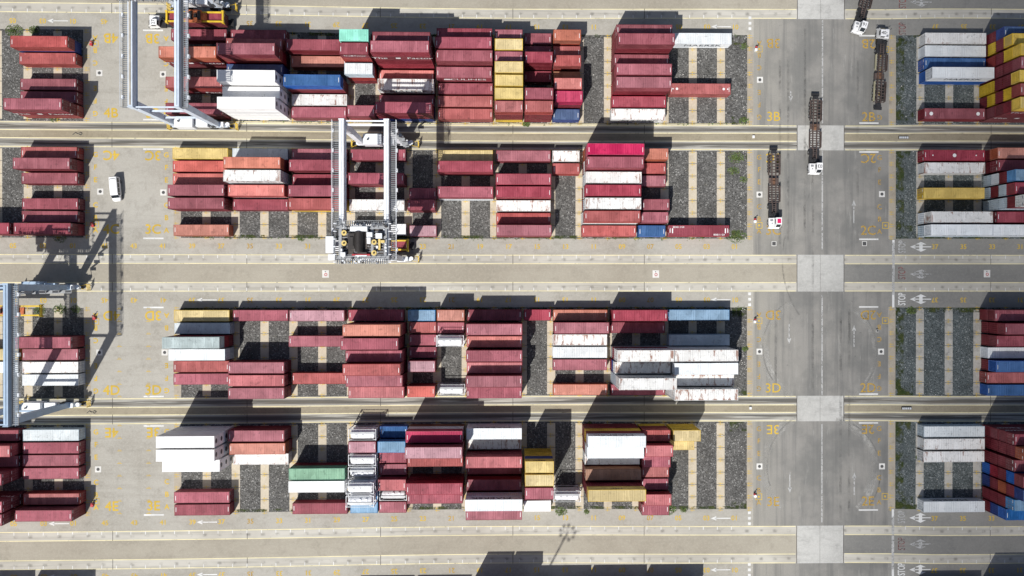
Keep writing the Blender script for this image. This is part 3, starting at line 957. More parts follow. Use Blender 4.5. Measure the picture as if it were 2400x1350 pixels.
        for i in range(12): wk.bb(-h + .4 + i * .45, -h + .46 + i * .45, .16, .58, H - .06, H - .04)
        wk.bb(-h + .2, h - .2, -w_ + .02, -w_ + .1, H - .12, H - .03); wk.bb(-h + .2, h - .2, w_ - .1, w_ - .02, H - .12, H - .03)
        P['walkway'] = wk.mesh('walkway', [None])
        hb = MB(); hb.cyl((0, -.25, H - .32), (0, -.25, H - .12), .3, 14); hb.cyl((1.2, -.2, H - .3), (1.2, -.2, H - .14), .16, 10); hb.bb(-1.6, -1.1, -.55, .0, H - .26, H - .12)
        P['hatch'] = hb.mesh('hatch', [None])
        br = MB()
        for s in (-1, 1):
            for q in (-1, 1): br.bar((s * (h - .1), q * w_ * .93, .15), (s * (h - 1.3), q * w_ * .93, 1.15), .08); br.bar((s * (h - .1), q * w_ * .93, H - .15), (s * (h - 1.1), q * w_ * .93, H - 1.0), .07)
        P['bracing'] = br.mesh('bracing', [None])
    CM[key] = P
    return P
RODM = plain('dull rod paint', (.3, .16, .16), .5); DARKU = plain('refrigeration grille', (.06, .065, .07), .6)
def container(c, code, H, loc, flip=False, rz=0):
    """one container: empty root, children share meshes, materials sit on the objects"""
    rf = c == 'Q'; tk = c == 'J'
    nm = 'tank_container' if tk else 'reefer_container' if rf else 'shipping_container'
    e = empty(nm, loc, rz + (PI if flip else 0)); P = cmesh(code, H, rf, tk)
    wm, rm = WALL[c], ROOF[c]
    inst('frame', P['frame'], e, [wm])
    if tk:
        inst('tank', P['tank'], e, [rm]); wk = inst('walkway', P['walkway'], e, [STEEL]); inst('hatch', P['hatch'], e, [rm]); inst('bracing', P['bracing'], e, [wm])
        return e
    inst('walls', P['walls'], e, [wm]); inst('roof', P['roof'], e, [rm])
    if rf:
        u = inst('refrigeration_unit', P['unit'], e, [wm]); inst('fan', P['fan'], u, [DARKU])
    else:
        for k in (0, 1):
            d = inst('door', P['door'][k], e, [wm]); inst('lock_rods', P['rods'][k], d, [STEEL if c in 'WwG' else RODM]); inst('door_lettering', P['dl'][k], d, [BLACKL if c in 'WwGHY' else WHITE])
    if c in 'MmRXOCScfPBN':
        for k in (0, 1): inst('roof_number', P['mark'][k], e, [WHITE])
    return e
def wall_text(e, s, size, H, L, x=0, mat=None, sx=1.0, emblem=None, both=True):
    """lettering on the long sides of a container"""
    for side in (-1, 1):
        mb = MB(); vs, fs = text_mesh(s, size * 1.35)
        M = Matrix.Rotation(PI / 2, 3, 'X') if side < 0 else Matrix.Rotation(PI, 3, 'Z') @ Matrix.Rotation(PI / 2, 3, 'X')
        mb.add([M @ Vector((v.x * sx, v.y, 0)) + Vector((x * (-side), side * (WID / 2 + .004), H * .55)) for v in vs], fs)
        if emblem:
            ex, ew, eh = emblem; px = (x + ex) * (-side)
            mb.bb(px - ew / 2, px + ew / 2, side * (WID / 2 + .002) - .002, side * (WID / 2 + .002) + .002, H * .55 - eh / 2, H * .55 + eh / 2)
        o = mb.build('lettering', mat or WHITE, e)

STK = [(l.split()[0][0], l.split()[0][1:], *l.split()[1:]) for l in STACKS.strip().split('\n')]
ORD = ['', 'second', 'third', 'fourth', 'fifth', 'sixth']
SIZE = {2: 'twenty-foot', 4: 'forty-foot', 5: 'forty-five-foot', 6: 'forty-five-foot'}
def bay_words(B, x, L):
    if B == '3': f = lambda X: 1 - X / 3.25
    elif B == '4': f = lambda X: 1 - (X + 150.0) / 3.33
    else: f = lambda X: 37 - (X - 46.58) / 3.34
    a, b = f(x - L / 2 + 3.0), f(x + L / 2 - 3.0)
    r = lambda v: max(1, int(round((v - 1) / 2)) * 2 + 1)
    a, b = r(a), r(b)
    return 'bay %02d' % a if a == b else 'bays %02d-%02d' % (a, b)
recs = []      # every container: (score, ...)
TOP = {}
for B, rw, x, y, code, cols in STK:
    x, y, code = float(x), float(y), int(code)
    H = 2.591 if code == 2 else 2.896
    TOP.setdefault((B, rw), []).append((x, LEN[code], len(cols) * H, len(cols)))
CX, CY = -51.2, -56.4
def neigh(B, rw, x, L, z):
    """is the long side facing the camera's foot hidden at height z?"""
    b, r = rw; i = 'ABCDEFG'.index(r); s = -1 if b in 'BC' else 1
    st = BLK[b][1] if b in BLK else 1
    j = i + (1 if st * s > 0 else -1)      # neighbour row towards the camera foot
    if not 0 <= j < 7: return False
    cov = 0
    for (xx, LL, h, n) in TOP.get((B, b + 'ABCDEFG'[j]), []):
        if h > z + .5: cov += max(0, min(x + L / 2, xx + LL / 2) - max(x - L / 2, xx - LL / 2))
    return cov > L * .5
for B, rw, x, y, code, cols in STK:
    x, y, code = float(x), float(y), int(code); L = LEN[code]
    H = 2.591 if code == 2 else 2.896
    n = len(cols)
    for i, c in enumerate(cols):
        z = i * H + .02
        vis = 1e6 if i == n - 1 else (0 if neigh(B, rw, x, L, z + H * .5) else L * H * abs(y - CY) / 176) + (2.4 * H * abs(x - CX) / 176 * .5)
        recs.append([vis, B, rw, x, y, code, c, i, n, H, z])
std = [r for r in recs if r[6] not in 'JQ' and r[2][0] != 'F']
std.sort(key=lambda r: -r[0])
keep = set(id(r) for r in std[:298]) | set(id(r) for r in recs if r[6] in 'JQ')
rest = []
random.seed(11)
for r in recs:
    vis, B, rw, x, y, code, c, i, n, H, z = r
    if id(r) not in keep: rest.append(r); continue
    jx, jy = random.uniform(-.03, .03), random.uniform(-.025, .025)
    if i == n - 1: jx = jy = 0
    e = container(c, code, H, (x + jx, y + jy, z), flip=(c in 'w' and B == '3' and x > -30) or random.random() < (0 if B == '4' or c == 'Q' else .35))
    e.rotation_euler.z += random.uniform(-.0025, .0025)
    lvl = 'standing alone' if n == 1 else 'topmost of its stack' if i == n - 1 else 'lowest of its stack' if i == 0 else ORD[i] + ' from the ground'
    tag(e, '%s %s %s, %s, row %s, %s, area %s' % (PAL[c][0], SIZE[code], {'Q': 'container', 'J': 'container'}.get(c, 'container'), lvl, rw[1], bay_words(B, x, LEN[code]), B + rw[0]),
        'tank container' if c == 'J' else 'refrigerated container' if c == 'Q' else 'shipping container',
        'tank containers' if c == 'J' else 'refrigerated containers' if c == 'Q' else 'shipping containers stacked in the yard')
    # lettering where the photograph shows it
    key = (B + rw, round(x / 6), i)
    L = LEN[code]
    if c in 'Ww' and L > 10 and random.random() < .75 or (c == 'W' and (B + rw) in ('3BA', '3EG')): wall_text(e, 'MAERSK', 1.3, H, L, x=.6, mat=BLACKL, sx=1.35)
    elif c in 'M' and L > 8 and i < n - 1 and random.random() < .5: wall_text(e, 'The       Factor', 1.15, H, L, sx=1.35, emblem=(-.9, 1.0, .8))
    elif c in 'M' and L < 8 and random.random() < .5: wall_text(e, 'The   Factor', .7, H, L, emblem=(-.55, .55, .45))
    elif c in 'Yy': wall_text(e, 'MSC', .85, H, L, mat=BLACKL, sx=1.2)
    elif c == 'm' and (B + rw) == '3BD' and abs(x + 61.6) < 2: wall_text(e, 'CULINES', 1.2, H, L, x=.8, sx=1.3, emblem=(-4.4, 1.8, .9))
    elif c == 'X':
        mb = MB()
        for sx_ in (-1, 1):
            mb.bb(sx_ * 6.0 - .12, sx_ * 6.0 + .12, -.55, .55, H + .0, H + .008); mb.bb(sx_ * 6.55 - .08, sx_ * 6.55 + .08, -.35, .45, H + .0, H + .008)
            put_text(mb, '4511808', sx_ * 4.6, -.85 if sx_ > 0 else .85, .42, 0, z=H + .006, sx=1.3)
        mb.build('roof_lettering', WHITE, e)
    elif c == 'S' and (B + rw) == '3BE' and L > 13:
        mb = MB()
        for sx_ in (-1, 1): mb.cyl((sx_ * 5.3, 0, H), (sx_ * 5.3, 0, H + .01), .28, 14); mb.cyl((sx_ * 6.2, 0, H), (sx_ * 6.2, 0, H + .01), .16, 12)
        mb.build('roof_marks', WHITE, e)
    elif (B + rw) in ('2BG', '2CG') and n == 1:
        mb = MB()
        for sx_ in (-5.0, 0, 5.0) if rw == 'CG' else (-5.4, 5.4): mb.cyl((sx_, 0, H), (sx_, 0, H + .01), .42 if (rw == 'BG' or sx_ == 0) else .15, 14)
        mb.build('roof_marks', WHITE, e)
# the less visible rest of the piles, one object
ob = MB(); used = sorted(set(r[6] for r in rest))
for vis, B, rw, x, y, code, c, i, n, H, z in rest:
    L = LEN[code]; h, w_ = L / 2, WID / 2; ob.mi = used.index(c)
    M = lambda vs: [(v[0] + x, v[1] + y, v[2] + z) for v in vs]
    for s in (-1, 1):
        vs, fs = wave((-h + .12, s * (w_ - .03), 0), (h - .12, s * (w_ - .03), 0), .12, H - .07, (0, s, 0), pitch=.42); ob.add(M(vs), fs)
        vs, fs = wave((s * (h - .03), -w_ + .1, 0), (s * (h - .03), w_ - .1, 0), .12, H - .07, (s, 0, 0), pitch=.42); ob.add(M(vs), fs)
        ob.bb(x - h, x + h, y + s * w_ - (.1 if s > 0 else 0), y + s * w_ + (.1 if s < 0 else 0), z + H - .09, z + H - .004)
        ob.bb(x - h, x + h, y + s * w_ - (.1 if s > 0 else 0), y + s * w_ + (.1 if s < 0 else 0), z + .01, z + .15)
        for q in (-1, 1): ob.bb(x + q * h - (.14 if q > 0 else 0), x + q * h + (.14 if q < 0 else 0), y + s * w_ - (.14 if s > 0 else 0) + s * .003, y + s * w_ + (.14 if s < 0 else 0) + s * .003, z + .008, z + H - .001)
    ob.quad(x - h + .05, x + h - .05, y - w_ + .05, y + w_ - .05, z + H - .02)
o = ob.build('container_pile', [WALL[c] for c in used], kind='stuff')
tag(o, label='lower and hidden containers of the tall stacks, maroon, white, blue and yellow', cat='containers')
# ------------------------------------------------------------------ gantry cranes on rubber tyres
def crane(X0, X1, YN, YS, col, label, tro, sides, extra=0):
    """X0/X1 girder lines, YN/YS wheel lines, tro = (x, y) of the trolley"""
    cx, cy = (X0 + X1) / 2, (YN + YS) / 2
    e = empty('gantry_crane', (cx, cy, 0)); tag(e, label, 'gantry crane', 'rubber-tyred gantry cranes')
    m = plain('crane paint ' + label[:14], col, .45, .08); md = plain('crane trim ' + label[:14], tuple(x * .8 for x in col), .5, .1)
    HT = 24.0
    a, b = X0 - cx, X1 - cx; yn, ys = YN - cy, YS - cy
    for y, s in ((yn, 1), (ys, -1)):
        q = MB(); q.bb(a - 1.2, b + 2.0, y - .42, y + .42, 1.9, 2.6); q.bb(a - 1.5, b + 2.3, y - .25, y + .25, 1.72, 1.9)
        for x in (a, b): q.bb(x - .9, x + .9, y - .6, y + .6, 2.5, 3.2)
        sb = q.build('sill_beam', m, e)
        for x in (a - 1.0, a + 1.9, b - 1.5, b + 1.4):
            t = MB(); t.cyl((x, y - .45, .85), (x, y + .45, .85), .85, 20); t.build('wheel', RUBBER, sb)
        for k, x in ((-1, a - 2.6), (1, b + 3.6)):
            t = MB()
            for i in range(4): t.bar((x, y - .7, .3 + i * .45), (x, y + .7, .6 + i * .45), .1)
            for yy in (-.7, .7): t.bar((x, y + yy, .1), (x, y + yy, 2.0), .1); t.bar((x, y + yy, 1.2), (x - k * 1.4, y + yy * .5, 1.6), .08)
            t.build('bumper_frame', YELP, sb)
        for x in (a, b):
            t = MB(); x_ = x
            n = 5
            for i in range(n):
                z0, z1 = 3.2 + (HT - 5.0) * i / n, 3.2 + (HT - 5.0) * (i + 1) / n; wx = .55 + .12 * i / n; wy = .55 + .18 * i / n
                t.bb(x_ - wx, x_ + wx, y - wy, y + wy, z0, z1)
            t.build('leg', m, e)
        t = MB(); [t.bb(a + .7, b - .7, y - .18, y + .18, zt - .4, zt) for zt in (extra or (22.0, 11.0))]; t.bb(a + .7, b - .7, y - .25, y + .25, 3.3, 3.9)
        t.build('tie_beam', m, e)
        t = MB()
        if s in sides:
            t.bb(a + 1.0, a + 4.9, y + s * .1 - 1.15, y + s * .1 + 1.15, 3.95, 6.6); t.bb(a + 5.2, b - 1.2, y - .9, y + .9, 3.95, 5.6)
            pu = t.build('power_unit', CRW if not (s > 0 and 'area 4D' in label) else m, e)
            t = MB(); t.cyl((a + 2, y, 6.6), (a + 2, y, 7.1), .18, 10); t.bb(b - 1.0, b - .2, y - .7, y + .7, 3.3, 5.0); t.build('exhaust', DARKU, pu)
        t = MB(); t.cyl((b + 2.2, y + .1, 2.61), (b + 2.2, y + .1, 3.1), .45, 18); t.bb(b + 1.0, b + 1.5, y - .5, y + .5, 2.5, 3.7); t.build('cable_reel', CRW, e)
        # stair up the leg
        t = MB()
        for i in range(8):
            z0, z1 = 2.6 + i * 2.35, 2.6 + (i + 1) * 2.35; d = -s
            xs = (b + .8, b + 1.9) if i % 2 == 0 else (b + 1.9, b + .8)
            if y == yn: t.bar((xs[0], y - .9, z0), (xs[1], y - .9, z1), .5, .06); t.bb(b + .7, b + 2.0, y - 1.3, y - .6, z1 - .03, z1 + .03)
        if t.v: t.build('stairway', STEEL, e)
    ya, yb = ys - .75, yn + .75
    for x, s in ((a, -1), (b, 1)):
        t = MB(); t.bb(x - .45, x + .45, ya, yb, HT - 1.8, HT); t.bb(x - .55, x + .55, ya - .15, ya, HT - 1.95, HT + .1); t.bb(x - .55, x + .55, yb, yb + .15, HT - 1.95, HT + .1)
        t.bb(x - .62, x + .62, ya, yb, HT - 1.86, HT - 1.8)
        g_ = t.build('girder', m, e)
        t = MB(); t.bb(x - .12, x + .06, ya + .3, yb - .3, HT, HT + .14); t.bb(x - .26, x + .2, ya + .3, yb - .3, HT + .0, HT + .03); t.build('trolley_rail', RAILM if s < 0 and 'area 3C' not in label else m, g_)
        t = MB(); w0, w1 = sorted((x + s * .62, x + s * 1.9))
        n = int((yb - ya) / .38)
        for i in range(n): yy = ya + i * .38; t.bb(w0, w1, yy, yy + .2, HT - 1.0, HT - .96)
        t.bb(w0, w0 + .08, ya, yb, HT - 1.1, HT - .94); t.bb(w1 - .08, w1, ya, yb, HT - 1.1, HT - .94)
        for i in range(int((yb - ya) / 2.4) + 1): yy = ya + i * 2.4; t.bar((x + s * .45, yy, HT - 1.5), (x + s * 1.9, yy, HT - 1.0), .07); 
        t.build('walkway', WALKM, g_)
        t = MB(); xr = x + s * 1.9
        for z in (HT - .45, HT + .1): t.bar((xr, ya, z), (xr, yb, z), .05)
        for i in range(int((yb - ya) / 1.6) + 1): t.bar((xr, ya + i * 1.6, HT - 1), (xr, ya + i * 1.6, HT + .1), .05)
        t.build('handrail', m, g_)
        t = MB()
        for i in range(7): yy = ya + 2 + i * (yb - ya - 4) / 6; t.bb(xr - .1, xr + .22, yy - .35, yy + .35, HT - 1.3, HT - .7)
        t.build('light_box', CRW, g_)
    t = MB()
    for y in (ya + .1, yb - .1): t.bb(a + .62, b - .62, y - .12, y + .12, HT - 1.2, HT - .85)
    t.build('end_tie', m, e)
    # trolley
    tx, ty = tro[0] - cx, tro[1] - cy; T = empty('trolley', (tx, ty, 0)); T.parent = e
    hw = (b - a) / 2; z = HT + .75
    t = MB(); t.bb(-hw - .7, hw + .7, -3.3, -2.7, HT + .25, z); t.bb(-hw - .7, hw + .7, 2.5, 3.1, HT + .25, z); t.bb(-hw - .3, -hw + .3, -2.7, 2.5, HT + .25, z); t.bb(hw - .3, hw + .3, -2.7, 2.5, HT + .25, z)
    t.bb(-1.6, -1.0, -2.7, 2.5, HT + .25, z); t.bb(1.6, 2.1, -2.7, 2.5, HT + .25, z)
    for i in range(9): t.bb(-hw + .4, hw - .4, -2.6 + i * .56, -2.45 + i * .56, z - .2, z - .12)
    t.build('trolley_frame', STEEL, T)
    t = MB(); t.quad(-hw + .3, hw - .3, -2.7, 2.5, z - .25); t.bb(-3.0, .9, -2.1, 1.9, z - .24, z - .05); t.build('deck', DECKM, T)
    t = MB(); t.cyl((-.6, -2.0, z + .75), (-.6, 2.0, z + .75), .78, 26)
    for i in range(22): yy = -1.9 + i * .175; t.cyl((-.6, yy, z + .75), (-.6, yy + .08, z + .75), .83, 26)
    t.build('hoist_drum', DRUMM, T)
    t = MB(); t.bb(-2.7, -1.5, -1.4, 1.6, z, z + .75); t.bb(-2.4, -1.7, -.9, .9, z + .75, z + 1.0); t.bb(-.9, .9, -2.4, -2.05, z, z + .9); t.build('hoist_motor', DRUMM, T)
    for x, y in ((-3.5, 1.7), (-3.5, -.3), (2.3, -.1), (2.3, -2.2)):
        t = MB(); t.cyl((x, y, z + .5), (x, y, z + .72), .52, 20); sv = t.build('sheave', SHEAVE, T)
        t = MB(); t.cyl((x, y, z + .72), (x, y, z + .86), .18, 10); t.bb(x - .3, x + .3, y - .3, y + .3, z, z + .5); t.build('bearing', DRUMM, sv)
    for x0, x1, y0, y1, h in ((-2.2, 1.1, 2.0, 2.9, 1.3), (.9, 2.0, .9, 1.8, .9), (1.0, 1.7, -.4, .8, 1.1), (2.7, 3.9, .6, 1.6, 1.2), (-4.1, -3.2, -2.9, -2.1, 1.0), (2.7, 3.1, -1.3, -.8, .7), (-4.0, -3.7, -1.9, -1.4, 1.4)):
        t = MB(); t.bb(x0, x1, y0, y1, z - .05, z + h); t.build('cabinet', CRW, T)
    t = MB(); t.bar((-2.0, -2.55, z + .35), (1.5, -2.55, z + .35), .3); t.build('brake_beam', REDM, T)
    t = MB(); t.bb(-1.3, .9, -2.85, -2.62, z + .4, z + .6); t.build('strut', CRW, T)
    t = MB(); t.bb(3.1, 3.5, -1.6, .5, z, z + .5); t.bb(3.5, 4.3, -.2, .3, z, z + .4); t.build('bracket', SHEAVE, T)
    # railings and service platforms
    t = MB(); 
    for zz in (z + .55, z + 1.1):
        for p, q in (((-hw - .8, -4.3), (hw + .8, -4.3)), ((-hw - .8, 4.1), (hw + .8, 4.1)), ((-hw - .8, -4.3), (-hw - .8, 4.1)), ((hw + .8, -4.3), (hw + .8, 4.1)), ((-hw, -3.4), (hw, -3.4)), ((-hw, 3.2), (hw, 3.2))):
            t.bar((p[0], p[1], zz), (q[0], q[1], zz), .04)
    for i in range(12):
        x = -hw - .8 + i * (2 * hw + 1.6) / 11
        for y in (-4.3, -3.4, 3.2, 4.1): t.bar((x, y, z - .1), (x, y, z + 1.1), .05)
    for i in range(8):
        y = -4.3 + i * 1.2
        for x in (-hw - .8, hw + .8): t.bar((x, y, z - .1), (x, y, z + 1.1), .05)
    t.build('handrail', STEEL, T)
    t = MB()
    for i in range(int((2 * hw + 1.4) / .42)):
        x = -hw - .7 + i * .42; t.bb(x, x + .26, -4.25, -3.4, z - .1, z - .06); t.bb(x, x + .26, 3.2, 4.05, z - .1, z - .06)
    t.build('service_platform', WALKM, T)
    # electric room and cab on the south-west, festoon
    t = MB(); t.bb(-hw - 2.6, -hw - 1.1, -2.2, 1.0, z - .6, z + .9); t.bb(-hw - 2.3, -hw - 1.0, -3.6, -2.5, z - .8, z + .2); t.build('equipment_box', CRW, T)
    t = MB(); t.bb(hw - 3.2, hw - 1.0, 2.2, 3.9, HT - 3.9, HT - 1.7); cb = t.build('operator_cab', CRW, T)
    t = MB(); t.bb(hw - 3.25, hw - .95, 2.4, 3.95, HT - 3.6, HT - 2.2); t.build('cab_window', GLASS, cb)
    t = MB()
    for x in (hw + .9, -hw - .9):
        for i in range(6): y = -4 + i * 1.5; t.bar((x, y, HT - .3), (x + .4, y, z + .9), .07); t.bb(x - .2, x + .3, y - .1, y + .1, z + .7, z + .85)
    t.build('cable_guides', CRW, T)
    random.seed(int(abs(tx) * 10) + 3)
    t = MB()
    for _ in range(110):
        x, y = random.uniform(-hw, hw + .4), random.choice([random.uniform(-4.2, -2.7), random.uniform(2.4, 4.0), random.uniform(-2.6, 2.4)])
        if abs(x + .6) < 1.2 and abs(y) < 2.2: continue
        s = random.uniform(.12, .42); t.mi = random.choice((0, 1, 2)); t.box((x, y, z + s * .4), (s, s * random.uniform(.5, 1.6), s * .8), random.choice([0, 0, .3]))
    t.build('pipework', [STEEL, DRUMM, CRW], T)
    return e
YELP = plain('safety yellow', (.62, .42, .03), .5); CRW = plain('cream white machinery paint', (.74, .76, .78), .45, .06)
RAILM = plain('crane rail', (.42, .38, .32), .6); WALKM = plain('walkway grating', (.2, .21, .22), .6, metal=.2); DECKM = plain('oily deck', (.07, .06, .055), .7, .4)
DRUMM = plain('greased drum', (.035, .03, .028), .5); SHEAVE = plain('sheave yellow', (.62, .47, .16), .6); REDM = plain('red steel', (.4, .03, .04), .5); ORM = plain('orange machinery', (.5, .14, .05), .6, .4)
crane(-84.72, -75.94, -23.9, -49.9, (.78, .8, .83), 'pale grey gantry crane in area 3C with its trolley and drum over the south girders', (-80.4, -47.2), (1,), (22.6,))
crane(-125.62, -116.65, 6.6, -20.1, (.56, .63, .72), 'blue-grey gantry crane at the top left spanning the west end of area 3B', (-122.2, 3.6), (1, -1), (16.8, 10.5))
crane(-158.4, -149.6, -56.2, -82.3, (.34, .44, .56), 'blue-grey gantry crane at the left edge spanning area 4D', (-160.2, -61.3), (1, -1))

def spreader(x, y, z, label, L=12.2):
    e = empty('spreader', (x, y, z)); tag(e, label, 'spreader', 'container spreaders hanging from the cranes'); h = L / 2
    t = MB()
    for s in (-1, 1): t.bb(-h + .3, h - .3, s * 1.0 - .16, s * 1.0 + .16, .2, .55)
    t.build('side_beam', YELP, e)
    for s in (-1, 1):
        t = MB(); t.bb(s * h - .18, s * h + .18, -1.22, 1.22, .12, .6)
        for q in (-1, 1): t.bb(s * h - .25, s * h + .25, q * 1.15 - .2, q * 1.15 + .2, -.02, .75); t.bb(s * h + s * .1 - .08, s * h + s * .1 + .08, q * 1.3 - .08, q * 1.3 + .08, -.5, .5)
        t.build('end_beam', YELP, e)
    t = MB(); t.bb(-2.6, 2.6, -.75, .75, .15, .7); t.bb(-1.6, 1.6, -1.3, 1.3, .7, 1.1); t.build('head_block', ORM, e)
    t = MB(); t.bb(-2.4, -1.7, -.5, .5, 1.1, 1.7); t.cyl((1.2, -.9, 1.3), (1.2, .9, 1.3), .35, 14); t.cyl((-.6, -.9, 1.3), (-.6, .9, 1.3), .35, 14); t.bb(.1, .7, -.4, .4, 1.1, 1.5); t.build('sheave_block', DRUMM, e)
    t = MB(); t.bb(-3.9, -3.1, -.35, .35, .7, 1.1); t.build('control_box', CRW, e)
    t = MB()
    for sx in (-1, 1):
        for sy in (-.9, .9): t.bar((sx * 1.4, sy, 1.2), (sx * 1.9, sy * 1.6, 23.6 - z), .05)
    t.build('hoist_rope', DRUMM, e)
spreader(-120.85, 3.2, 4.36, 'yellow spreader with orange machinery clamped on the container over truck 27')
spreader(-80.4, -46.9, 4.36, 'yellow spreader lowered in shade beneath the pale grey crane trolley')
spreader(-159.9, -61.3, 5.2, 'empty yellow spreader with rusty red machinery hanging beside area 4D')
e = container('M', 4, 2.896, (-120.85, 3.2, 1.45)); tag(e, 'dark maroon forty-foot container on the trailer of truck 27 beneath a yellow spreader', 'shipping container', 'shipping containers stacked in the yard')
e = container('M', 4, 2.896, (-80.4, -46.9, 1.45)); tag(e, 'dark maroon forty-foot container on a trailer in shade under the pale grey crane', 'shipping container', 'shipping containers stacked in the yard')

# ------------------------------------------------------------------ yard trucks
BROWN = plain('rusty trailer brown', (.085, .062, .055), .75, .4); BROWN2 = plain('rust orange cross members', (.17, .09, .055), .75, .4); BLK_ = plain('black chassis', (.022, .022, .024), .6, .3)
CABW = plain('white cab paint', (.8, .8, .8), .35, .04); PALEY = plain('pale guide rail', (.5, .46, .3), .6)
PINK = plain('pink roof panel', (.62, .02, .12), .4); NUMM = plain('black roof number', (.03, .03, .03), .5)
def wheel(mb_list, parent, x, y, r=.52, w_=.5):
    t = MB(); t.cyl((x - w_ / 2, y, r), (x + w_ / 2, y, r), r, 18); wo = t.build('wheel', RUBBER, parent)
    t = MB(); t.cyl((x - w_ / 2 - .01, y, r), (x + w_ / 2 + .01, y, r), r * .5, 12); t.build('rim', STEEL, wo)
def truck(x, y, ang, label, number=None, pink=False, tang=None, col=None):
    """origin at the fifth wheel, cab towards +Y, trailer towards -Y"""
    e = empty('terminal_tractor', (x, y, 0), ang); tag(e, label, 'yard truck', 'yard trucks with skeletal trailers')
    t = MB(); t.bb(-.5, .5, -1.2, 4.2, .75, 1.05); t.bb(-1.15, 1.15, -1.1, .9, .95, 1.12); t.bb(-1.2, .1, .9, 2.2, .6, 1.3); t.bb(.2, 1.15, .9, 1.9, .6, 1.25); t.build('chassis', BLK_, e)
    t = MB(); t.cyl((0, 0, 1.12), (0, 0, 1.3), .55, 16); t.bar((-.4, .4, 1.2), (.5, 1.5, 1.9), .08); t.bar((.4, .4, 1.2), (-.3, 1.5, 1.9), .08); t.cyl((.55, 1.2, 1.1), (.55, 1.2, 2.7), .09, 8); t.build('fifth_wheel', BLK_, e)
    # cab on the driver's left
    t = MB(); cx0, cx1 = -1.28, .12
    vs = [(cx0, 2.2, .9), (cx1, 2.2, .9), (cx1, 4.35, .9), (cx0, 4.35, .9), (cx0 + .05, 2.2, 2.1), (cx1 - .05, 2.2, 2.1), (cx1 - .05, 4.4, 2.0), (cx0 + .05, 4.4, 2.0), (cx0 + .1, 2.25, 3.0), (cx1 - .1, 2.25, 3.0), (cx1 - .1, 3.7, 3.0), (cx0 + .1, 3.7, 3.0)]
    t.add(vs, [(0, 3, 2, 1), (0, 1, 5, 4), (1, 2, 6, 5), (2, 3, 7, 6), (3, 0, 4, 7), (4, 5, 9, 8), (5, 6, 10, 9), (6, 7, 11, 10), (7, 4, 8, 11), (8, 9, 10, 11)])
    t.bb(cx0 + .06, cx1 - .06, 2.22, 3.72, 3.0, 3.05)
    cb = t.build('cab', CABW, e)
    t = MB(); t.add([(cx0 + .16, 4.33, 2.14), (cx1 - .16, 4.33, 2.14), (cx1 - .18, 3.76, 2.92), (cx0 + .18, 3.76, 2.92)], [(0, 1, 2, 3)])
    t.v = [(v[0], v[1] + .02, v[2] + .02) for v in t.v]
    t.bb(cx1 - .05, cx1 - .02, 2.6, 3.6, 2.15, 2.8); t.bb(cx0 + .02, cx0 + .05, 2.6, 3.6, 2.15, 2.8); t.bb(cx0 + .25, cx1 - .25, 2.17, 2.22, 2.2, 2.8); t.build('window', GLASS, cb)
    if pink: t = MB(); t.bb(cx0 + .25, cx1 - .3, 2.5, 3.5, 3.06, 3.09); t.build('roof_panel', PINK, cb)
    if number:
        t = MB(); put_text(t, number, (cx0 + cx1) / 2, 2.95, .78, 0, z=3.07, bold=.012); t.build('roof_number', NUMM, cb)
    t = MB(); t.bb(.14, 1.25, 2.2, 4.3, .9, 1.75); t.bb(.2, 1.2, 2.3, 4.1, 1.75, 1.85); t.bb(-1.25, 1.25, 4.35, 4.6, .55, 1.15); t.build('hood', CABW, e)
    t = MB(); t.bb(.35, 1.05, 2.5, 3.0, 1.86, 1.9); t.bb(.45, .75, 3.3, 3.6, 1.86, 1.9); t.build('vent', STEEL, e)
    t = MB()
    for xx in (-1.0, .95): t.cyl((xx, 4.6, .95), (xx, 4.64, .95), .13, 10)
    t.build('headlight', GLASS, e)
    for yy in (-.5,):
        for xx in (-.95, .95): wheel(None, e, xx, yy)
    for xx in (-1.05, 1.05): wheel(None, e, xx, 3.2, w_=.34)
    t = MB()
    for xx in (-1.5, 1.5): t.bar((xx * .85, 4.2, 1.9), (xx, 4.35, 2.0), .05); t.bb(xx - .08, xx + .08, 4.3, 4.36, 1.7, 2.2)
    t.build('mirror', BLK_, e)
    # trailer, a thing of its own
    ta = ang if tang is None else tang
    return e
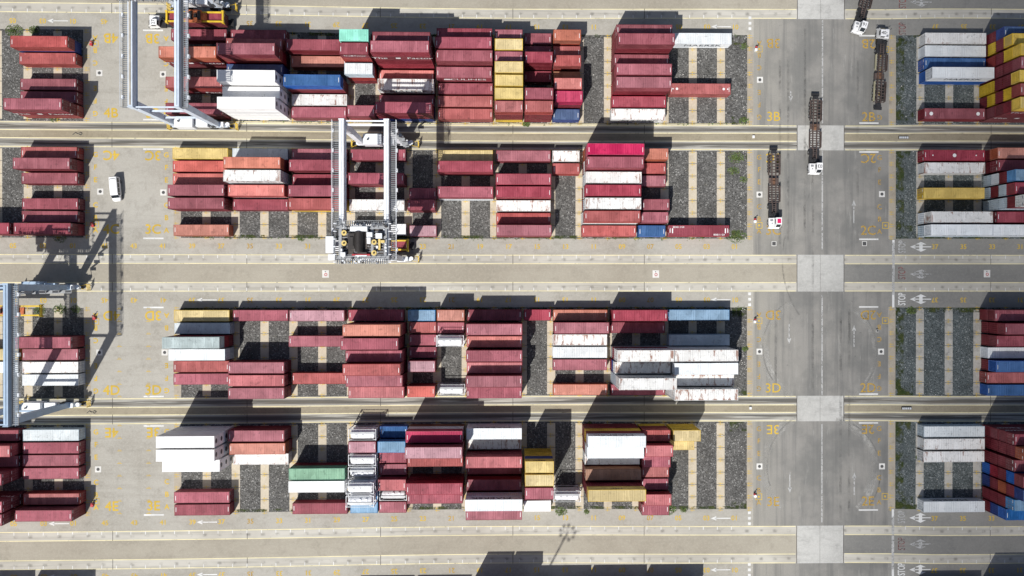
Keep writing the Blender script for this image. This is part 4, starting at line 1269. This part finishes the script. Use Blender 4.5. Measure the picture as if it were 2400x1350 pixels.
def trailer(x, y, ang, label, open_grid=True):
    e = empty('skeletal_trailer', (x, y, 0), ang); tag(e, label, 'trailer', 'skeletal container trailers')
    t = MB()
    for s in (-1, 1): t.bb(s * .45 - .1, s * .45 + .1, -12.6, -1.2, 1.0, 1.28); t.bb(s * .38 - .09, s * .38 + .09, -1.2, 1.0, 1.3, 1.45)
    for yy in (.9, .45, 0, -.45, -.9): t.bb(-.4, .4, yy - .05, yy + .05, 1.32, 1.46)
    t.build('main_beams', BROWN, e)
    for y0, y1, n in ((-5.2, -1.4, 8), (-12.3, -7.6, 8)):
        t = MB()
        for i in range(n): yy = y0 + (y1 - y0) * i / (n - 1); t.bb(-1.2, 1.2, yy - .07, yy + .07, 1.1, 1.24)
        for s in (-1, 1): t.bb(s * 1.18 - .07, s * 1.18 + .07, y0 - .1, y1 + .1, 1.08, 1.36)
        t.bar((-.5, y0, 1.17), (-1.15, y0 + .9, 1.17), .08); t.bar((.5, y0, 1.17), (1.15, y0 + .9, 1.17), .08)
        t.build('cross_frame', BROWN, e)
        t = MB()
        t.bb(1.27, 1.36, y0 + .1, y1 - .1, 1.1, 1.75); t.build('guide_plate', BROWN, e)
        t = MB(); t.bb(-1.36, -1.27, y0 + .1, y1 - .1, 1.1, 1.75); t.build('guide_plate', PALEY if '40' in label else BROWN, e)
    t = MB(); t.bb(-.6, .6, -6.9, -5.5, .75, 1.06); t.bb(-.5, .5, -6.3, -6.2, 1.06, 1.3); t.build('centre_deck', BROWN2, e)
    t = MB(); t.bb(-1.15, -.65, -7.0, -5.6, .5, 1.0); t.cyl((.8, -7.0, .8), (.8, -5.8, .8), .3, 12); t.build('tool_box', BROWN, e)
    for yy in (-8.8, -10.1, -11.4):
        for xx in (-.95, .95): wheel(None, e, xx, yy, .5, .52)
    t = MB(); t.bb(-.55, .55, -13.3, -12.6, .95, 1.25); t.bb(-.9, .9, -14.0, -13.3, .75, 1.0); t.build('rear_ramp', BLK_, e)
    t = MB(); 
    for s in (-1, 1): t.bb(s * .9 - .08, s * .9 + .08, -2.4, -2.2, .25, 1.05)
    t.build('landing_leg', STEEL, e)
    return e
def rig(fx, fy, ang, lt, ltr, **k):
    # fx, fy: front bumper; fifth wheel 4.6 m behind it
    dx, dy = -math.sin(ang), math.cos(ang)
    x, y = fx - dx * 4.6, fy - dy * 4.6
    truck(x, y, ang, lt, **k)
    ta = k.get('tang'); ta = ang if ta is None else ta
    trailer(x, y, ta, ltr)
rig_ = lambda x, y, a, lt, ltr, **k: (truck(x, y, a, lt, **k), trailer(x, y, k.get('tang') or a, ltr))
rig_(29.01, 6.34, 2.853, 'white yard truck number 16 turning out of the top edge of the carriageway', 'rust-brown skeletal trailer behind yard truck 16 at the top edge', number='16', tang=2.9)
rig_(33.46, -1.53, -.0665, 'white yard truck number 40 parked facing up beside area 2B', 'rust-brown skeletal trailer with pale guide rails behind yard truck 40', number='40', tang=-.055)
rig_(17.97, -25.81, 3.12, 'white yard truck number 03 heading down the carriageway across the runways', 'rust-brown skeletal trailer lying across the crossing slab behind yard truck 03', number='03')
rig_(8.61, -38.23, 3.1416, 'white yard truck with a pink roof panel standing beside area 3C', 'rust-brown skeletal trailer behind the yard truck with pink roof panel', pink=True)
rig_(-127.75, 3.2, PI / 2, 'white yard truck number 27 under the blue-grey crane in the top lane', 'skeletal trailer of truck 27 carrying a maroon container', number='27')
rig_(-87.3, -46.9, PI / 2, 'white yard truck mostly hidden beneath the trolley of the pale grey crane', 'skeletal trailer in shade beneath the pale grey crane trolley')

# ------------------------------------------------------------------ white van
e = empty('passenger_van', (-140.0, -34.2, 0), PI + .09); tag(e, 'white high-roof van parked on the asphalt beside area 4C', 'van')
t = MB()
sec = [(-2.65, .86, .45, 1.95), (-2.55, .93, .38, 2.08), (0, .95, .35, 2.12), (1.15, .93, .35, 2.08), (1.45, .92, .35, 1.92), (2.1, .9, .38, 1.18), (2.6, .82, .42, 1.02), (2.75, .6, .5, .85)]
vs = []; 
for y, w_, z0, z1 in sec:
    zb = min(1.15, z1 - .05); top = w_ * (.88 if y < 1.5 else .92)
    vs += [(-w_ * .95, y, z0), (-w_, y, z0 + .25), (-w_, y, zb), (-top, y, z1 - .06 if z1 > 1.3 else z1 - .03), (-top * .85, y, z1), (top * .85, y, z1), (top, y, z1 - .06 if z1 > 1.3 else z1 - .03), (w_, y, zb), (w_, y, z0 + .25), (w_ * .95, y, z0)]
k = 10
fs = [(j * k + i, (j + 1) * k + i, (j + 1) * k + (i + 1) % k, j * k + (i + 1) % k) for j in range(len(sec) - 1) for i in range(k)] + [tuple(range(k)), tuple(range((len(sec) - 1) * k, len(sec) * k))[::-1]]
t.add(vs, fs); t.build('body', CABW, e)
t = MB(); t.add([(-.78, 1.5, 1.93), (.78, 1.5, 1.93), (.84, 2.05, 1.27), (-.84, 2.05, 1.27)], [(0, 1, 2, 3)])
for i in range(4): pass
t.build('windscreen', GLASS, e)
t = MB()
for s in (-1, 1):
    for y0, y1 in ((-2.35, -1.35), (-1.25, -.2), (-.1, .9), (1.0, 1.55)): t.add([(s * .962, y0, 1.2), (s * .962, y1, 1.2), (s * .875, y1 - (.12 if y1 > 1.5 else 0), 1.86), (s * .875, y0, 1.86)], [(0, 1, 2, 3)])
t.build('side_window', GLASS, e)
t = MB(); t.bb(-.7, .7, -2.68, -2.62, 1.2, 1.8); t.build('rear_window', GLASS, e)
for xx in (-.83, .83):
    for yy in (-1.6, 1.75): wheel(None, e, xx, yy, .34, .24)
for s in (-1, 1):
    t = MB(); t.bb(s * .62 - .16, s * .62 + .16, 2.6, 2.72, .72, .88); t.build('headlight', STEEL, e)
    t = MB(); t.bb(s * 1.05 - .1, s * 1.05 + .1, 1.6, 1.68, 1.1, 1.3); t.build('mirror', CABW, e)
t = MB(); t.bar((-.55, -2.2, 2.17), (.55, -2.2, 2.17), .07); t.bar((-.55, -2.2, 2.17), (-.6, -1.85, 2.15), .05); t.bar((.55, -2.2, 2.17), (.6, -1.85, 2.15), .05); t.bar((-.3, -2.05, 2.17), (.3, -2.05, 2.17), .05); t.build('roof_trim', STEEL, e)

# ------------------------------------------------------------------ small fixed things
SLAB = plain('manhole concrete', (.62, .61, .58), .9, .1); IRON = plain('cast iron', (.07, .07, .07), .7)
where = lambda x, y: 'area %s' % (('4' if x < -140 else '3' if x < 20 else '2') + ('B' if y > -22 else 'C' if y > -50 else 'D' if y > -84 else 'E'))
side = lambda x: 'left end of' if -135 < x < -120 else 'right end of' if 0 < x < 10 or x < -140 else 'left end of'
proto = None
for x, y in ((-144.07, -7.98), (-129.91, -8.18), (-143.93, -34.67), (-129.86, -34.83), (5.75, -8.57), (5.68, -34.93), (5.72, -71.05), (5.75, -97.48), (34.16, -34.75), (34.02, -71.11), (34.27, -97.64), (-144.53, -97.29), (-129.64, -70.95), (-144.19, -70.92)):
    if proto is None:
        e = empty('manhole', (x, y, 0)); t = MB(); t.bb(-.68, .68, -.68, .68, .002, .03); t.build('surround', SLAB, e)
        t = MB(); t.cyl((0, 0, .03), (0, 0, .042), .36, 24); t.build('lid', IRON, e); proto = e
    else: e = dup(proto); e.location = (x, y, 0)
    tag(e, 'square concrete manhole with round dark lid at the %s %s' % (side(x), where(x, y)), 'manhole', 'manholes beside the container beds')
for x, y in ((9.06, -46.21), (30.1, -46.18)):
    e = empty('drain_grate', (x, y, 0)); t = MB(); t.bb(-.55, .55, -.55, .55, .002, .02); t.build('surround', SLAB, e)
    t = MB()
    for i in range(8): t.bb(-.4, .4, -.4 + i * .1, -.33 + i * .1, .02, .03)
    t.bb(-.42, .42, -.42, .42, .02, .024); t.build('grate', IRON, e)
    tag(e, 'square dark drain grate %s of the carriageway below area %s' % (('on the left', '3C') if x < 20 else ('on the right', '2C')), 'drain', 'drain grates')
REDR = plain('red ring paint', (.45, .04, .05), .6)
for x, y, n in ((-93.5, -53.2, 'below the pale grey crane'), (-18.25, -53.2, 'between areas 3C and 3D near bay 07'), (58.8, -53.1, 'in the lane between areas 2C and 2D')):
    e = empty('hydrant_cover', (x, y, 0)); t = MB(); t.bb(-.75, .75, -.85, .85, .006, .03); t.build('plate', SLAB, e)
    t = MB(); t.ring((.05, -.15, .04), .28, .13, .04, 18); t.build('red_ring', REDR, e); t = MB(); t.cyl((-.05, .5, .03), (-.05, .5, .06), .12, 10); t.build('valve', IRON, e)
    tag(e, 'pale square plate with a red ring ' + n, 'hydrant cover', 'plates with red rings')
for x, y in ((4.76, -1.2), (4.5, -40.6), (4.55, -63.6), (4.5, -103.7), (-145.6, -1.1), (-145.3, -62.7), (-145.6, -41.8), (-145.6, -104.8)):
    e = empty('hydrant', (x, y, 0), random.uniform(-.3, .3)); t = MB(); t.cyl((0, 0, 0), (0, 0, .75), .14, 12); t.cyl((0, 0, .75), (0, 0, .9), .19, 12, .08); t.cyl((-.28, 0, .55), (.28, 0, .55), .09, 10); t.build('barrel', REDR, e)
    t = MB(); t.bb(-.25, .3, -.85, -.3, 0, .55); t.build('hose_box', CRW if x > 0 else REDR, e)
    t = MB(); t.cyl((.3, .2, 0), (.3, .2, 1.1), .05, 8); t.bb(.15, .45, .17, .23, .85, 1.1); t.build('marker_post', IRON, e)
    tag(e, 'small red hydrant with %s hose box at the %s %s' % ('white' if x > 0 else 'red', side(x), where(x, y)), 'hydrant', 'hydrants')
for x, y, n in ((39.12, -21.7, 'between areas 2B and 2C'), (39.93, -84.2, 'between areas 2D and 2E')):
    e = empty('barrier', (x, y, 0)); t = MB(); t.bb(-1.15, 1.15, -.28, .28, 0, .3); t.build('base', IRON, e); t = MB()
    for i in range(5): t.bb(-1.05 + i * .45, -.8 + i * .45, -.25, .2, .3, .36)
    t.build('white_blocks', CRW, e); tag(e, 'low dark barrier with a row of white blocks ' + n, 'barrier', 'low barriers')
for x, y, n in ((4.19, -21.7, 'between areas 3B and 3C'), (3.56, -84.0, 'between areas 3D and 3E'), (33.0, -66.3, 'beside area 2D')):
    e = empty('junction_box', (x, y, 0)); t = MB(); t.bb(-.25, .25, -.3, .3, 0, .4); t.build('box', SLAB, e); t = MB(); t.bb(-.2, .2, -.2, .2, .4, .44); t.build('lid', IRON if x > 30 else CRW, e)
    tag(e, 'small pale junction box at the lane end ' + n, 'junction box', 'junction boxes')
for x, y, n in ((-148.8, -21.6, '4B and 4C'), (-145.8, -84.3, '4D and 4E')):
    t = MB(); p = [(-1.2, -.3), (-.6, .2), (-.1, -.1), (.5, .25), (.9, .0), (.6, -.35), (.2, -.2)]
    for a, b in zip(p, p[1:]): t.cyl((a[0], a[1], .07), (b[0], b[1], .07), .07, 8)
    o = t.build('hose', IRON); o.location = (x, y, 0); tag(o, 'black looped hose lying in the drain lane between areas ' + n, 'hose', 'hoses on the lane')

# ------------------------------------------------------------------ flood-light mast south of the picture (its shadow falls inside)
HM = 58; bx, by = -38.5 - .368 * HM, -112.4 - .695 * HM
e = empty('light_mast', (bx, by, 0)); t = MB(); t.cyl((0, 0, 0), (0, 0, HM), .35, 16, .16); t.build('pole', STEEL, e)
t = MB(); t.ring((0, 0, HM), 1.3, .05, .05, 20)
for i in range(4): a = i * PI / 2; t.bar((0, 0, HM), (1.35 * math.cos(a), 1.35 * math.sin(a), HM), .08)
t.build('head_ring', STEEL, e)
for i in range(9):
    a = 2 * PI * i / 9; t = MB(); t.box((1.7 * math.cos(a), 1.7 * math.sin(a), HM), (.42, .5, .35), a); t.build('flood_light', STEEL, e)
tag(e, 'tall light mast whose round head casts a ring of shadow near bay 13', 'light mast')

# ------------------------------------------------------------------ cloud over the east side, between the yard and the sun
n = N('cloud vapour'); tc = n.node('ShaderNodeTexCoord'); sp = n.node('ShaderNodeSeparateXYZ'); n.link(tc.outputs['Object'], sp.inputs[0])
r2 = n.math('SQRT', n.math('ADD', n.math('POWER', sp.outputs[0], 2.0), n.math('POWER', sp.outputs[1], 2.0)))
nz = n.noise(tc.outputs['Object'], 2.5, 3, .5)
f = n.ramp(n.math('ADD', r2, n.math('MULTIPLY', n.math('SUBTRACT', nz, .5), .06)), .72, 1.03, .40, 0.0)
n.out((.85, .85, .86), 1, spec=0); cm = n.alpha(f)
import bmesh
bm = bmesh.new(); bmesh.ops.create_uvsphere(bm, u_segments=64, v_segments=24, radius=1); me = D.meshes.new('cloud'); bm.to_mesh(me); bm.free(); me.materials.append(cm)
o = D.objects.new('cloud', me); COL.objects.link(o); o.scale = (150, 400, 14); o.location = (163 - .368 * 700, -53 - .695 * 700, 700); o['kind'] = 'structure'
